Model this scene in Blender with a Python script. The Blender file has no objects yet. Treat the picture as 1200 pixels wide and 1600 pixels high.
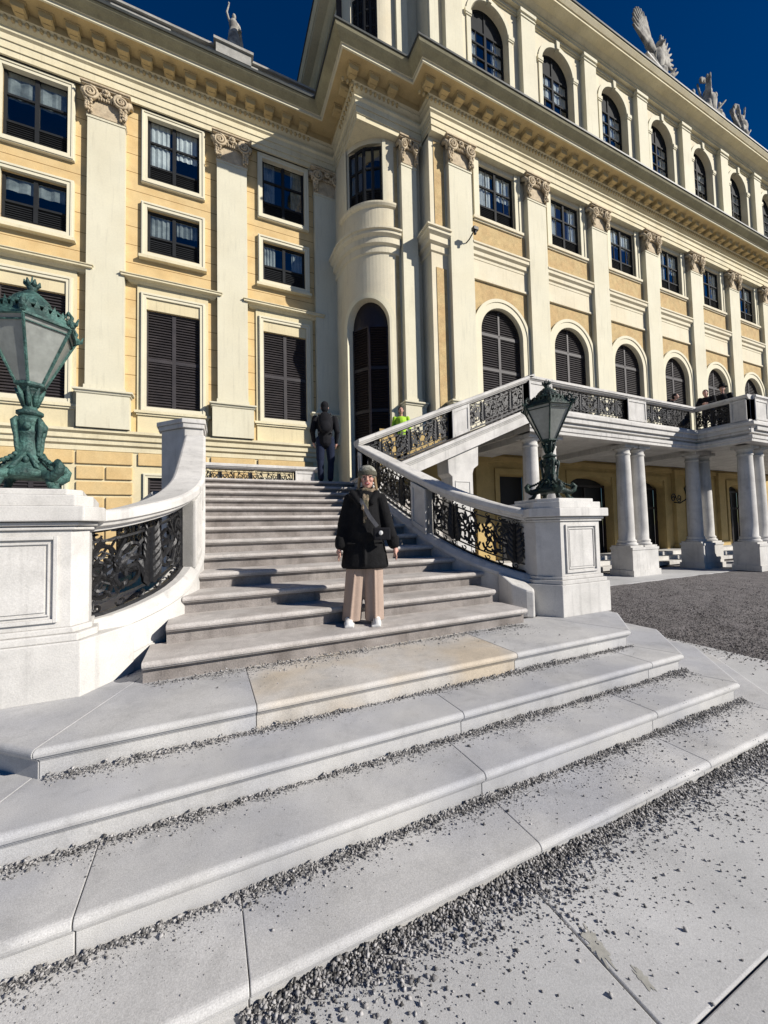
import bpy, bmesh, math, random
import numpy as np
from mathutils import Vector, Matrix
PI = math.pi
SC = bpy.context.scene
COL = SC.collection
random.seed(7)
RNG = np.random.default_rng(11)

# ---------------------------------------------------------------- camera, sky, sun
YAW, PIT, ROL = [math.radians(a) for a in (24.7, 2.45, -1.28)]
def cam_axes():
    cy, sy, cp, sp = math.cos(YAW), math.sin(YAW), math.cos(PIT), math.sin(PIT)
    f = Vector((sy*cp, cy*cp, sp)); r = Vector((cy, -sy, 0)); u = r.cross(f)
    c, s = math.cos(ROL), math.sin(ROL)
    return c*r + s*u, -s*r + c*u, f
r_, u_, f_ = cam_axes()
cd = bpy.data.cameras.new("camera"); cam = bpy.data.objects.new("camera", cd); COL.objects.link(cam)
cam.matrix_world = Matrix(((r_.x, u_.x, -f_.x, 0), (r_.y, u_.y, -f_.y, 0), (r_.z, u_.z, -f_.z, 1.66), (0, 0, 0, 1)))
cd.sensor_fit = 'VERTICAL'; cd.sensor_height = 36; cd.sensor_width = 27
cd.lens = 606/1600*36; cd.clip_start = .05; cd.clip_end = 3000
SC.camera = cam

SUN = Vector((1.0, -1, .80)).normalized()
w = bpy.data.worlds.new("World"); SC.world = w; w.use_nodes = True
nt = w.node_tree; nt.nodes.clear()
sky = nt.nodes.new('ShaderNodeTexSky'); sky.sky_type = 'NISHITA'; sky.sun_disc = False
sky.sun_elevation = math.asin(SUN.z); sky.sun_rotation = math.atan2(SUN.x, SUN.y)
sky.air_density = 1.0; sky.dust_density = .25; sky.ozone_density = 4.0; sky.altitude = 600
hs = nt.nodes.new('ShaderNodeHueSaturation'); hs.inputs['Saturation'].default_value = 1.7; hs.inputs['Value'].default_value = .98; hs.inputs['Hue'].default_value = .512
bg = nt.nodes.new('ShaderNodeBackground'); bg.inputs[1].default_value = .05
wo = nt.nodes.new('ShaderNodeOutputWorld')
nt.links.new(sky.outputs[0], hs.inputs['Color']); nt.links.new(hs.outputs[0], bg.inputs[0]); nt.links.new(bg.outputs[0], wo.inputs[0])
sd = bpy.data.lights.new("sun", 'SUN'); sd.energy = 5.0; sd.angle = math.radians(.5); sd.color = (1, .945, .86)
so = bpy.data.objects.new("sun", sd); COL.objects.link(so); so.rotation_euler = SUN.to_track_quat('Z', 'Y').to_euler()
so.location = (20, -20, 30)
SC.view_settings.view_transform = 'Standard'; SC.view_settings.look = 'None'; SC.view_settings.gamma = 1
SC.view_settings.exposure = 0.08
SC.cycles.diffuse_bounces = 1; SC.cycles.max_bounces = 8

# ---------------------------------------------------------------- materials
def mat(name, base, rough=.8, var=.10, scale=3, fine=60, bump=.15, metal=0, tint=None, tintamt=.5, island=0, spec=.5, streak=0, bdist=.01, coat=0, spk=0, grime=0, gs=4.0):
    m = bpy.data.materials.new(name); m.use_nodes = True; t = m.node_tree; N = t.nodes; L = t.links
    b = N['Principled BSDF']; b.inputs['Roughness'].default_value = rough; b.inputs['Metallic'].default_value = metal
    b.inputs['Specular IOR Level'].default_value = spec
    b.inputs['Coat Weight'].default_value = coat
    tc = N.new('ShaderNodeTexCoord')
    geo = N.new('ShaderNodeNewGeometry')
    n1 = N.new('ShaderNodeTexNoise'); n1.inputs['Scale'].default_value = scale; n1.inputs['Detail'].default_value = 6; n1.inputs['Roughness'].default_value = .65
    n2 = N.new('ShaderNodeTexNoise'); n2.inputs['Scale'].default_value = fine; n2.inputs['Detail'].default_value = 3
    L.new(geo.outputs['Position'], n1.inputs['Vector']); L.new(geo.outputs['Position'], n2.inputs['Vector'])
    mr = N.new('ShaderNodeMapRange'); mr.inputs[1].default_value = .3; mr.inputs[2].default_value = .7
    mr.inputs[3].default_value = 1-var; mr.inputs[4].default_value = 1+var; L.new(n1.outputs[0], mr.inputs[0])
    mr2 = N.new('ShaderNodeMapRange'); mr2.inputs[1].default_value = .3; mr2.inputs[2].default_value = .7
    mr2.inputs[3].default_value = 1-var*.6-spk; mr2.inputs[4].default_value = 1+var*.6+spk; L.new(n2.outputs[0], mr2.inputs[0])
    mu = N.new('ShaderNodeMath'); mu.operation = 'MULTIPLY'; L.new(mr.outputs[0], mu.inputs[0]); L.new(mr2.outputs[0], mu.inputs[1])
    last = mu.outputs[0]
    if island:
        mi = N.new('ShaderNodeMapRange'); mi.inputs[3].default_value = 1-island; mi.inputs[4].default_value = 1+island
        L.new(geo.outputs['Random Per Island'], mi.inputs[0])
        m3 = N.new('ShaderNodeMath'); m3.operation = 'MULTIPLY'; L.new(last, m3.inputs[0]); L.new(mi.outputs[0], m3.inputs[1]); last = m3.outputs[0]
    if streak:
        mp = N.new('ShaderNodeMapping'); mp.inputs['Scale'].default_value = (5, 5, .45); L.new(geo.outputs['Position'], mp.inputs[0])
        n3 = N.new('ShaderNodeTexNoise'); n3.inputs['Scale'].default_value = 2.2; n3.inputs['Detail'].default_value = 5; L.new(mp.outputs[0], n3.inputs['Vector'])
        ms = N.new('ShaderNodeMapRange'); ms.inputs[1].default_value = .55; ms.inputs[2].default_value = .8; ms.inputs[3].default_value = 1; ms.inputs[4].default_value = 1-streak
        L.new(n3.outputs[0], ms.inputs[0])
        m4 = N.new('ShaderNodeMath'); m4.operation = 'MULTIPLY'; L.new(last, m4.inputs[0]); L.new(ms.outputs[0], m4.inputs[1]); last = m4.outputs[0]
    if grime:
        for sc_, lo, hi, am in ((gs, .52, .72, grime), (gs*5.3, .60, .70, grime*.9), (gs*38, .63, .70, grime*1.2)):
            ng = N.new('ShaderNodeTexNoise'); ng.inputs['Scale'].default_value = sc_; ng.inputs['Detail'].default_value = 9; ng.inputs['Roughness'].default_value = .7; ng.inputs['Distortion'].default_value = .6
            L.new(geo.outputs['Position'], ng.inputs['Vector'])
            mg = N.new('ShaderNodeMapRange'); mg.inputs[1].default_value = lo; mg.inputs[2].default_value = hi; mg.inputs[3].default_value = 1; mg.inputs[4].default_value = 1-am; L.new(ng.outputs[0], mg.inputs[0])
            m5 = N.new('ShaderNodeMath'); m5.operation = 'MULTIPLY'; L.new(last, m5.inputs[0]); L.new(mg.outputs[0], m5.inputs[1]); last = m5.outputs[0]
    rgb = N.new('ShaderNodeRGB'); rgb.outputs[0].default_value = (*base, 1); csrc = rgb.outputs[0]
    if tint:
        n4 = N.new('ShaderNodeTexNoise'); n4.inputs['Scale'].default_value = scale*.7; n4.inputs['Detail'].default_value = 5
        mo = N.new('ShaderNodeVectorMath'); mo.operation = 'ADD'; mo.inputs[1].default_value = (7, 3, 5)
        L.new(geo.outputs['Position'], mo.inputs[0]); L.new(mo.outputs[0], n4.inputs['Vector'])
        rt = N.new('ShaderNodeMapRange'); rt.inputs[1].default_value = .42; rt.inputs[2].default_value = .65; rt.inputs[4].default_value = tintamt; L.new(n4.outputs[0], rt.inputs[0])
        mx = N.new('ShaderNodeMix'); mx.data_type = 'RGBA'; mx.inputs[7].default_value = (*tint, 1)
        L.new(rt.outputs[0], mx.inputs[0]); L.new(csrc, mx.inputs[6]); csrc = mx.outputs[2]
    vm = N.new('ShaderNodeVectorMath'); vm.operation = 'SCALE'; L.new(csrc, vm.inputs[0]); L.new(last, vm.inputs['Scale'])
    L.new(vm.outputs[0], b.inputs['Base Color'])
    m['_c'] = 1
    if bump:
        ad = N.new('ShaderNodeMath'); ad.operation = 'ADD'; L.new(n1.outputs[0], ad.inputs[0]); L.new(n2.outputs[0], ad.inputs[1])
        bu = N.new('ShaderNodeBump'); bu.inputs['Strength'].default_value = bump; bu.inputs['Distance'].default_value = bdist
        L.new(ad.outputs[0], bu.inputs['Height']); L.new(bu.outputs[0], b.inputs['Normal'])
    return m
M = {}
M['cream'] = mat('cream_stucco', (.80, .70, .45), .85, .06, 1.2, 25, .10, tint=(.70, .58, .37), streak=.20)
M['creamc'] = mat('light_cream_stucco', (.82, .745, .56), .85, .06, 1.2, 25, .10, tint=(.76, .66, .46), streak=.18)
M['pil'] = mat('pale_cream_paint', (.78, .735, .565), .8, .05, .8, 20, .06, tint=(.72, .66, .48), streak=.15)
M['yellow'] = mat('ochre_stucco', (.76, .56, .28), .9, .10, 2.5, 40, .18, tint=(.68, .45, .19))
M['yellowpanel'] = mat('rough_ochre_panel', (.62, .46, .23), .95, .16, 4, 30, .5, tint=(.56, .36, .17), bdist=.02)
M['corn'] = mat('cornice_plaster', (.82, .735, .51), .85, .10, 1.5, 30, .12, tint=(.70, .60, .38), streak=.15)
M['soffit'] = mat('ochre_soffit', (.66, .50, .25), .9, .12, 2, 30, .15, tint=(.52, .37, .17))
M['sima'] = mat('olive_gutter_edge', (.36, .33, .21), .8, .15, 2, 30, .1, tint=(.26, .24, .16), streak=.2)  # top cornice moulding, darker olive than the plaster below it
M['cap'] = mat('capital_stucco', (.62, .51, .35), .85, .22, 6, 40, .4, tint=(.42, .32, .21))
M['stone'] = mat('pale_limestone', (.70, .68, .645), .75, .14, 2.2, 110, .12, grime=.16, gs=2.6, tint=(.54, .52, .49), streak=.28)
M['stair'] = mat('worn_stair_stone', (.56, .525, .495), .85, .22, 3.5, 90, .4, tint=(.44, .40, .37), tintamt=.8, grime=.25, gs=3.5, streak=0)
M['slab'] = mat('grey_step_slab', (.57, .56, .545), .8, .13, 1.7, 220, .10, tint=(.42, .425, .45), tintamt=.85, island=.07, spk=.10, streak=.12, grime=.20, gs=3.0)
M['slabw'] = mat('sandy_step_slab', (.60, .57, .53), .8, .16, 2.2, 220, .10, tint=(.60, .50, .37), tintamt=.8, spk=.10, streak=.15, grime=.20, gs=3.0)
M['pave'] = mat('paving_concrete', (.555, .55, .545), .85, .10, 1.3, 220, .10, tint=(.48, .485, .48), island=.05, spk=.08, grime=.15, gs=2.2)
M['joint'] = mat('joint_dirt', (.09, .085, .08), .95, .2, 9, 60, .3)
M['gravel'] = mat('gravel_yard', (.20, .185, .182), .95, .22, 3, 45, 1.0, tint=(.155, .14, .14), spk=.45, bdist=.03)
M['pebble'] = mat('loose_pebbles', (.30, .29, .285), .8, .2, 20, 90, .2, island=.75)
M['shut'] = mat('dark_brown_shutters', (.036, .031, .034), .6, .2, 4, 30, .1, tint=(.055, .046, .047), island=.15)
M['sash'] = mat('dark_sash_paint', (.022, .024, .027), .75, .15, 4, 30, .05, spec=.2)
M['door'] = mat('dark_red_door', (.020, .013, .014), .45, .2, 3, 30, .1)
M['iron'] = mat('wrought_iron', (.018, .018, .020), .45, .3, 9, 50, .2, metal=.3)
M['ironstair'] = M['iron']
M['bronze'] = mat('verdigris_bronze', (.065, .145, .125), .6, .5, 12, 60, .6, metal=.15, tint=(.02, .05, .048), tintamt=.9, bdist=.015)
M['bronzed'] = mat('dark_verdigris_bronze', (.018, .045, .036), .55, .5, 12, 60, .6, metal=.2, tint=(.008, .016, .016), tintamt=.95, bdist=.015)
M['roof'] = mat('dark_roof_metal', (.055, .06, .055), .5, .2, 2, 20, .1)
M['statue'] = mat('grey_statue_stone', (.46, .44, .39), .85, .25, 4, 25, .5, tint=(.16, .15, .14), tintamt=.9)
M['black'] = mat('dark_interior', (.012, .012, .014), .6, .2, 3, 30, 0)
M['curtain'] = mat('pale_curtain', (.78, .80, .80), .9, .12, 3, 20, 0, tint=(.40, .45, .48), streak=.4)
M['curtaing'] = mat('grey_curtain', (.34, .37, .37), .9, .2, 3, 20, 0, tint=(.10, .12, .13), tintamt=.9, streak=.5)
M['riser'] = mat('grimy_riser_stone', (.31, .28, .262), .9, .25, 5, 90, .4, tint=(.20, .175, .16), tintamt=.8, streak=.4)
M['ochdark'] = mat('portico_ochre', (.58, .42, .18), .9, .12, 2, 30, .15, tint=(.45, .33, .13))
M['roofstone'] = mat('grey_roof_stone', (.40, .39, .36), .9, .2, 3, 30, .2)
M['frame'] = mat('window_cream_frame', (.81, .75, .56), .8, .05, 2, 30, .05)
def glass_mat():
    m = bpy.data.materials.new('window_glass'); m.use_nodes = True; t = m.node_tree; N = t.nodes; L = t.links; N.clear()
    g = N.new('ShaderNodeBsdfGlossy'); g.inputs['Roughness'].default_value = .03
    tr = N.new('ShaderNodeBsdfTransparent'); tr.inputs[0].default_value = (.85, .9, .9, 1)
    lw = N.new('ShaderNodeLayerWeight'); lw.inputs[0].default_value = .5; pw = N.new('ShaderNodeMath'); pw.operation = 'POWER'; pw.inputs[1].default_value = 3
    n = N.new('ShaderNodeTexNoise'); n.inputs['Scale'].default_value = 2.5; ge = N.new('ShaderNodeNewGeometry'); L.new(ge.outputs['Position'], n.inputs['Vector'])
    bu = N.new('ShaderNodeBump'); bu.inputs['Strength'].default_value = .12; bu.inputs['Distance'].default_value = .05; L.new(n.outputs[0], bu.inputs['Height']); L.new(bu.outputs[0], g.inputs['Normal'])
    mm = N.new('ShaderNodeMath'); mm.operation = 'MULTIPLY_ADD'; mm.inputs[1].default_value = .8; mm.inputs[2].default_value = .16; mm.use_clamp = True
    mx = N.new('ShaderNodeMixShader'); o = N.new('ShaderNodeOutputMaterial')
    L.new(lw.outputs['Facing'], pw.inputs[0]); L.new(pw.outputs[0], mm.inputs[0]); L.new(mm.outputs[0], mx.inputs[0]); L.new(tr.outputs[0], mx.inputs[1]); L.new(g.outputs[0], mx.inputs[2]); L.new(mx.outputs[0], o.inputs[0])
    return m
M['glass'] = glass_mat()
def lampglass():
    m = mat('frosted_lamp_glass', (.40, .42, .39), .35, .15, 5, 30, .1, tint=(.27, .285, .255), streak=.3)
    b = m.node_tree.nodes['Principled BSDF']; b.inputs['Transmission Weight'].default_value = .25
    return m
M['lampglass'] = lampglass()

# horizontal coursing of the plaster wall: narrow grooves drawn as darker lines in the plaster colour
def coursed(src, name, step, z0):
    m = src.copy(); m.name = name; t = m.node_tree; N = t.nodes; L = t.links; b = N['Principled BSDF']
    geo = N.new('ShaderNodeNewGeometry'); sx = N.new('ShaderNodeSeparateXYZ'); L.new(geo.outputs['Position'], sx.inputs[0])
    a = N.new('ShaderNodeMath'); a.operation = 'SUBTRACT'; a.inputs[1].default_value = z0; L.new(sx.outputs[2], a.inputs[0])
    d = N.new('ShaderNodeMath'); d.operation = 'DIVIDE'; d.inputs[1].default_value = step; L.new(a.outputs[0], d.inputs[0])
    f = N.new('ShaderNodeMath'); f.operation = 'FRACT'; L.new(d.outputs[0], f.inputs[0])
    l = N.new('ShaderNodeMath'); l.operation = 'LESS_THAN'; l.inputs[1].default_value = .022/step; L.new(f.outputs[0], l.inputs[0])
    src_sock = b.inputs['Base Color'].links[0].from_socket
    mx = N.new('ShaderNodeMix'); mx.data_type = 'RGBA'; mx.inputs[7].default_value = (.30, .17, .06, 1)
    L.new(l.outputs[0], mx.inputs[0]); L.new(src_sock, mx.inputs[6]); L.new(mx.outputs[2], b.inputs['Base Color'])
    return m
M['yellowc'] = coursed(M['yellow'], 'coursed_ochre_stucco', .60, 4.83)

# ---------------------------------------------------------------- mesh helper
class MB:
    def __init__(s): s.v = []; s.f = []; s.mi = []; s.m = 0; s.T = None; s.sm = []; s.smooth = False
    def add(s, vs, fs):
        o = len(s.v)
        if s.T is not None: vs = [s.T @ Vector(p) for p in vs]
        s.v += [tuple(p) for p in vs]
        for f in fs: s.f.append(tuple(i+o for i in f)); s.mi.append(s.m); s.sm.append(s.smooth)
        return s
    def box(s, x0, x1, y0, y1, z0, z1):
        x0, x1 = min(x0, x1), max(x0, x1); y0, y1 = min(y0, y1), max(y0, y1); z0, z1 = min(z0, z1), max(z0, z1)
        return s.add([(x0,y0,z0),(x1,y0,z0),(x1,y1,z0),(x0,y1,z0),(x0,y0,z1),(x1,y0,z1),(x1,y1,z1),(x0,y1,z1)],
              [(0,3,2,1),(4,5,6,7),(0,1,5,4),(1,2,6,5),(2,3,7,6),(3,0,4,7)])
    def prism(s, poly, z0, z1):
        a = sum(poly[i][0]*poly[(i+1) % len(poly)][1]-poly[(i+1) % len(poly)][0]*poly[i][1] for i in range(len(poly)))
        if a < 0: poly = poly[::-1]
        n = len(poly); z1f = z1 if callable(z1) else (lambda x, y: z1); z0f = z0 if callable(z0) else (lambda x, y: z0)
        return s.add([(x, y, z0f(x, y)) for x, y in poly]+[(x, y, z1f(x, y)) for x, y in poly],
              [tuple(range(n))[::-1], tuple(range(n, 2*n))]+[(i, (i+1) % n, (i+1) % n+n, i+n) for i in range(n)])
    def vprism(s, poly, y0, y1):      # polygon in x,z extruded along y
        a = sum(poly[i][0]*poly[(i+1) % len(poly)][1]-poly[(i+1) % len(poly)][0]*poly[i][1] for i in range(len(poly)))
        if a < 0: poly = poly[::-1]
        n = len(poly)
        return s.add([(x, y0, z) for x, z in poly]+[(x, y1, z) for x, z in poly],
              [tuple(range(n)), tuple(range(n, 2*n))[::-1]]+[((i+1) % n, i, i+n, (i+1) % n+n) for i in range(n)])
    def tube(s, pts, r, n=6, closed=False, cap=True):
        P = [Vector(p) for p in pts]; m = len(P); vs = []
        rr = r if hasattr(r, '__len__') else [r]*m
        pn = None
        for i in range(m):
            a = P[(i-1) % m] if (closed or i > 0) else P[i]; b = P[(i+1) % m] if (closed or i < m-1) else P[i]
            t = (b-a); t = t.normalized() if t.length > 1e-9 else Vector((0, 0, 1))
            if pn is None:
                pn = t.cross(Vector((0, 1, 0)) if abs(t.y) < .8 else Vector((0, 0, 1))).normalized()
            pn = (pn-t*pn.dot(t)); pn = pn.normalized() if pn.length > 1e-6 else t.orthogonal().normalized()
            q = t.cross(pn)
            for k in range(n):
                an = 2*PI*(k+.5)/n; vs.append(P[i]+pn*math.cos(an)*rr[i]+q*math.sin(an)*rr[i])
        fs = []
        for i in range(m if closed else m-1):
            j = (i+1) % m
            for k in range(n): fs.append((i*n+k, i*n+(k+1) % n, j*n+(k+1) % n, j*n+k))
        if cap and not closed: fs += [tuple(range(n))[::-1], tuple(range((m-1)*n, m*n))]
        return s.add(vs, fs)
    def lathe(s, prof, c=(0, 0, 0), n=16, ph=0, sx=1, sy=1):
        vs = []; fs = []
        for r, z in prof:
            for k in range(n): a = 2*PI*k/n+ph; vs.append((c[0]+r*math.cos(a)*sx, c[1]+r*math.sin(a)*sy, c[2]+z))
        for i in range(len(prof)-1):
            for k in range(n): fs.append((i*n+k, i*n+(k+1) % n, (i+1)*n+(k+1) % n, (i+1)*n+k))
        fs += [tuple(range(n))[::-1], tuple(range((len(prof)-1)*n, len(prof)*n))]
        return s.add(vs, fs)
    def ball(s, c, r, n=8, m=6):
        rx, ry, rz = r if hasattr(r, '__len__') else (r, r, r)
        vs = []; fs = []
        for i in range(1, m):
            t = PI*i/m
            for k in range(n): a = 2*PI*k/n; vs.append((c[0]+rx*math.sin(t)*math.cos(a), c[1]+ry*math.sin(t)*math.sin(a), c[2]-rz*math.cos(t)))
        b = len(vs); vs += [(c[0], c[1], c[2]-rz), (c[0], c[1], c[2]+rz)]
        for i in range(m-2):
            for k in range(n): fs.append((i*n+k, i*n+(k+1) % n, (i+1)*n+(k+1) % n, (i+1)*n+k))
        for k in range(n): fs.append((b, (k+1) % n, k)); fs.append((b+1, (m-2)*n+k, (m-2)*n+(k+1) % n))
        return s.add(vs, fs)
    def sweep(s, prof, path, segs=None, closed_prof=False, caps=True, zf=None):
        """prof: (outward offset p, z) swept along a plan path; outward is right of travel; mitred. zf(i) adds height at path vertex i"""
        n = len(path); nr = []
        for i in range(n-1):
            d = Vector((path[i+1][0]-path[i][0], path[i+1][1]-path[i][1])).normalized(); nr.append(Vector((d.y, -d.x)))
        off = []
        for i in range(n):
            if i == 0: o = nr[0]
            elif i == n-1: o = nr[-1]
            else: o = (nr[i-1]+nr[i])/(1+nr[i-1].dot(nr[i]))
            off.append(o)
        a, b = segs if segs else (0, n-1); m = len(prof); vs = []
        for i in range(a, b+1):
            zz = zf(i) if zf else 0
            for p, z in prof: vs.append((path[i][0]+off[i].x*p, path[i][1]+off[i].y*p, z+zz))
        fs = []
        for i in range(b-a):
            for k in range(m if closed_prof else m-1):
                k2 = (k+1) % m; fs.append((i*m+k, i*m+k2, (i+1)*m+k2, (i+1)*m+k))
        if closed_prof and caps: fs += [tuple(range(m)), tuple(range((b-a)*m, (b-a+1)*m))[::-1]]
        return s.add(vs, fs)
    def quad(s, *p): return s.add(p, [tuple(range(len(p)))])

def calc_normals(me):
    bm = bmesh.new(); bm.from_mesh(me); bmesh.ops.recalc_face_normals(bm, faces=bm.faces); bm.to_mesh(me); bm.free()
OFF = {}
def to_mesh(name, mb, mats, off=Vector((0, 0, 0)), normals=True):
    me = bpy.data.meshes.new(name)
    me.from_pydata([(x-off.x, y-off.y, z-off.z) for x, y, z in mb.v], [], mb.f)
    if not isinstance(mats, (list, tuple)): mats = [mats]
    for m in mats: me.materials.append(M[m] if isinstance(m, str) else m)
    me.polygons.foreach_set('material_index', mb.mi); me.polygons.foreach_set('use_smooth', mb.sm)
    me.update()
    if normals: calc_normals(me)
    return me
def obj(name, mb, mats, parent=None, bevel=0, normals=True, local=False):
    off = Vector((0, 0, 0))
    if parent is not None and not local:
        off = OFF.get(parent.name, Vector((0, 0, 0)))
    me = to_mesh(name, mb, mats, off, normals)
    o = bpy.data.objects.new(name, me); COL.objects.link(o)
    if parent is not None: o.parent = parent; OFF[o.name] = off
    if bevel:
        b = o.modifiers.new('bevel', 'BEVEL'); b.width = bevel; b.segments = 2; b.limit_method = 'ANGLE'; b.angle_limit = math.radians(35)
    return o
def inst(name, me, parent, loc):
    o = bpy.data.objects.new(name, me); COL.objects.link(o); o.parent = parent
    off = OFF.get(parent.name, Vector((0, 0, 0))); o.location = Vector(loc)-off; OFF[o.name] = Vector(loc)
    return o
def thing(name, label, cat, loc=(0, 0, 0), rz=0, group=None):
    o = bpy.data.objects.new(name, None); COL.objects.link(o); o.location = loc; o.rotation_euler = (0, 0, rz); o.empty_display_size = .2
    tag(o, label, cat, group); OFF[o.name] = Vector(loc); return o
def tag(o, label, cat, group=None):
    o['label'] = label; o['category'] = cat
    if group: o['group'] = group
    return o
def struct(o): o['kind'] = 'structure'; return o

# wall face in the plane of a map fn(u, z) with rectangular or arched openings (u0,u1,z0,z1,arched)
def wall(mb, u0, u1, z0, z1, holes, fn, maxu=1e9, reveal=0, rfn=None, arcn=20):
    us = {u0, u1}; zs = {z0, z1}
    for h in holes:
        us |= {h[0], h[1]}; zs |= {max(h[2], z0), min(h[3], z1)}
    us = sorted(u for u in us if u0 <= u <= u1); zs = sorted(z for z in zs if z0 <= z <= z1)
    if maxu < 1e8:
        o = []
        for a, b in zip(us, us[1:]):
            k = max(1, int(math.ceil((b-a)/maxu))); o += [a+(b-a)*i/k for i in range(k)]
        us = o+[us[-1]]
    for a, b in zip(us, us[1:]):
        for c, d in zip(zs, zs[1:]):
            mu, mz = (a+b)/2, (c+d)/2
            if any(h[0] < mu < h[1] and h[2] < mz < h[3] for h in holes): continue
            mb.quad(fn(a, c), fn(b, c), fn(b, d), fn(a, d))
    for h in holes:
        a, b, c, d = h[:4]; arch = len(h) > 4 and h[4]
        if arch:
            r = (b-a)/2; cu = (a+b)/2; sp = d-h[4]; rz = h[4]; pts = [(cu+r*math.cos(t), sp+rz*math.sin(t)) for t in [PI*i/arcn for i in range(arcn+1)]]
            for i in range(arcn):
                p, q = pts[i], pts[i+1]
                mb.quad(fn(p[0], d), fn(p[0], p[1]), fn(q[0], q[1]), fn(q[0], d))
            outline = [(b, c)]+pts+[(a, c)]
        else: outline = [(b, c), (b, d), (a, d), (a, c)]
        if reveal:
            seq = list(zip(outline, outline[1:]))
            if c > z0 + 1e-6: seq.append((outline[-1], outline[0]))
            for p, q in seq:
                mb.quad(fn(*p), rfn(*p), rfn(*q), fn(*q))
def yplane(Y): return lambda u, z: (u, Y, z)
def frame(mb, x0, x1, z0, z1, w, ya, yb, bottom=True):
    mb.box(x0, x0+w, ya, yb, z0, z1); mb.box(x1-w, x1, ya, yb, z0, z1); mb.box(x0+w, x1-w, ya, yb, z1-w, z1)
    if bottom: mb.box(x0+w, x1-w, ya, yb, z0, z0+w)
def archring(mb, cx, sp, r0, r1, ya, yb, n=24, a0=0, a1=PI, rz0=None, rz1=None):
    vs = []; fs = []
    rz0 = rz0 or r0; rz1 = rz1 or r1
    for i in range(n+1):
        t = a0+(a1-a0)*i/n; c, s = math.cos(t), math.sin(t)
        vs += [(cx+r0*c, ya, sp+rz0*s), (cx+r1*c, ya, sp+rz1*s), (cx+r1*c, yb, sp+rz1*s), (cx+r0*c, yb, sp+rz0*s)]
    for i in range(n):
        for k in range(4): fs.append((i*4+k, i*4+(k+1) % 4, (i+1)*4+(k+1) % 4, (i+1)*4+k))
    fs += [(0, 1, 2, 3), tuple(n*4+k for k in (3, 2, 1, 0))]
    mb.add(vs, fs)

# louvred shutters, centred at x=0, y from 0 (front) back, z from 0 to h (arched: spring at sp)
def shutters(w, h, tiers=2, arched=False, leaves=2):
    mb = MB(); lw = w/leaves; r = w/2
    sp = h-r if arched else h
    for i in range(leaves):
        a = -w/2+i*lw; b = a+lw; fr = .055
        hs = [(sp*k/tiers, sp*(k+1)/tiers) for k in range(tiers)]
        mb.box(a, a+fr, 0, .05, 0, sp); mb.box(b-fr, b, 0, .05, 0, sp)
        for c, d in hs:
            mb.box(a+fr, b-fr, 0, .05, c, c+fr); mb.box(a+fr, b-fr, 0, .05, d-fr, d)
            z = c+fr+.01
            while z < d-fr-.03:
                mb.add([(a+fr, .0, z), (b-fr, .0, z), (b-fr, .045, z+.062), (a+fr, .045, z+.062), (a+fr, .012, z-.008), (b-fr, .012, z-.008), (b-fr, .057, z+.054), (a+fr, .057, z+.054)],
                       [(0, 1, 2, 3), (7, 6, 5, 4), (0, 4, 5, 1), (3, 2, 6, 7)]); z += .088
    if arched:
        archring(mb, 0, sp, r-.06, r, 0, .05); mb.box(-.04, .04, 0, .05, sp, sp+r-.05); mb.box(-r+.05, r-.05, 0, .05, sp, sp+.06)
        z = sp+.08
        while z < sp+r-.08:
            x = math.sqrt(max(0, (r-.05)**2-(z+.03-sp)**2))
            for a, b in ((-x, -.04), (.04, x)):
                if b-a > .04: mb.add([(a, 0, z), (b, 0, z), (b, .045, z+.062), (a, .045, z+.062), (a, .012, z-.008), (b, .012, z-.008), (b, .057, z+.054), (a, .057, z+.054)], [(0, 1, 2, 3), (7, 6, 5, 4), (0, 4, 5, 1), (3, 2, 6, 7)])
            z += .088
    mb.box(-w/2, w/2, .065, .08, 0, sp)      # dark boarding behind
    if arched: mb.vprism([(r*math.cos(t), sp+r*math.sin(t)) for t in [PI*i/20 for i in range(21)]], .065, .08)
    return mb
# two-leaf sash with panes; lower louvre panel of height lp
def sash(w, h, lp=.5, rows=2, y=0, cols=1, arched=False):
    mb = MB(); r = w/2; sp = h-r if arched else h
    frame(mb, -w/2, w/2, 0, sp, .07, y, y+.07); mb.box(-.05, .05, y-.012, y+.06, .07, sp-.07)
    zs = [lp+(sp-lp)*(k+1)/rows for k in range(rows)]
    for z in [lp]+zs[:-1]: mb.box(-w/2+.07, -.05, y-.006, y+.05, z-.03, z+.03); mb.box(.05, w/2-.07, y-.006, y+.05, z-.03, z+.03)
    for sgn in (-1, 1):
        for c in range(1, cols): x = sgn*(.05+(w/2-.12)*c/cols); mb.box(x-.013, x+.013, y+.012, y+.04, lp+.03, sp-.07)
        z = .1
        while z < lp-.06:
            a, b = (.05, w/2-.07) if sgn > 0 else (-w/2+.07, -.05)
            mb.add([(a, y+.01, z), (b, y+.01, z), (b, y+.045, z+.05), (a, y+.045, z+.05)], [(0, 1, 2, 3)]); z += .065
    mb.box(-w/2+.07, w/2-.07, y+.052, y+.06, .07, lp)
    if arched:
        archring(mb, 0, sp, r-.07, r, y, y+.07); mb.box(-.04, .04, y, y+.06, sp, sp+r-.05)
        mb.vprism([((r-.07)*math.cos(t), sp+.001+(r-.07)*math.sin(t)) for t in [PI*i/20 for i in range(21)]], y+.04, y+.06)
    return mb
def pane(w, h, lp, y=.035, sp=None): m = MB(); m.quad((-w/2+.06, y, lp), (w/2-.06, y, lp), (w/2-.06, y, (sp or h)-.06), (-w/2+.06, y, (sp or h)-.06)); return m
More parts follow.
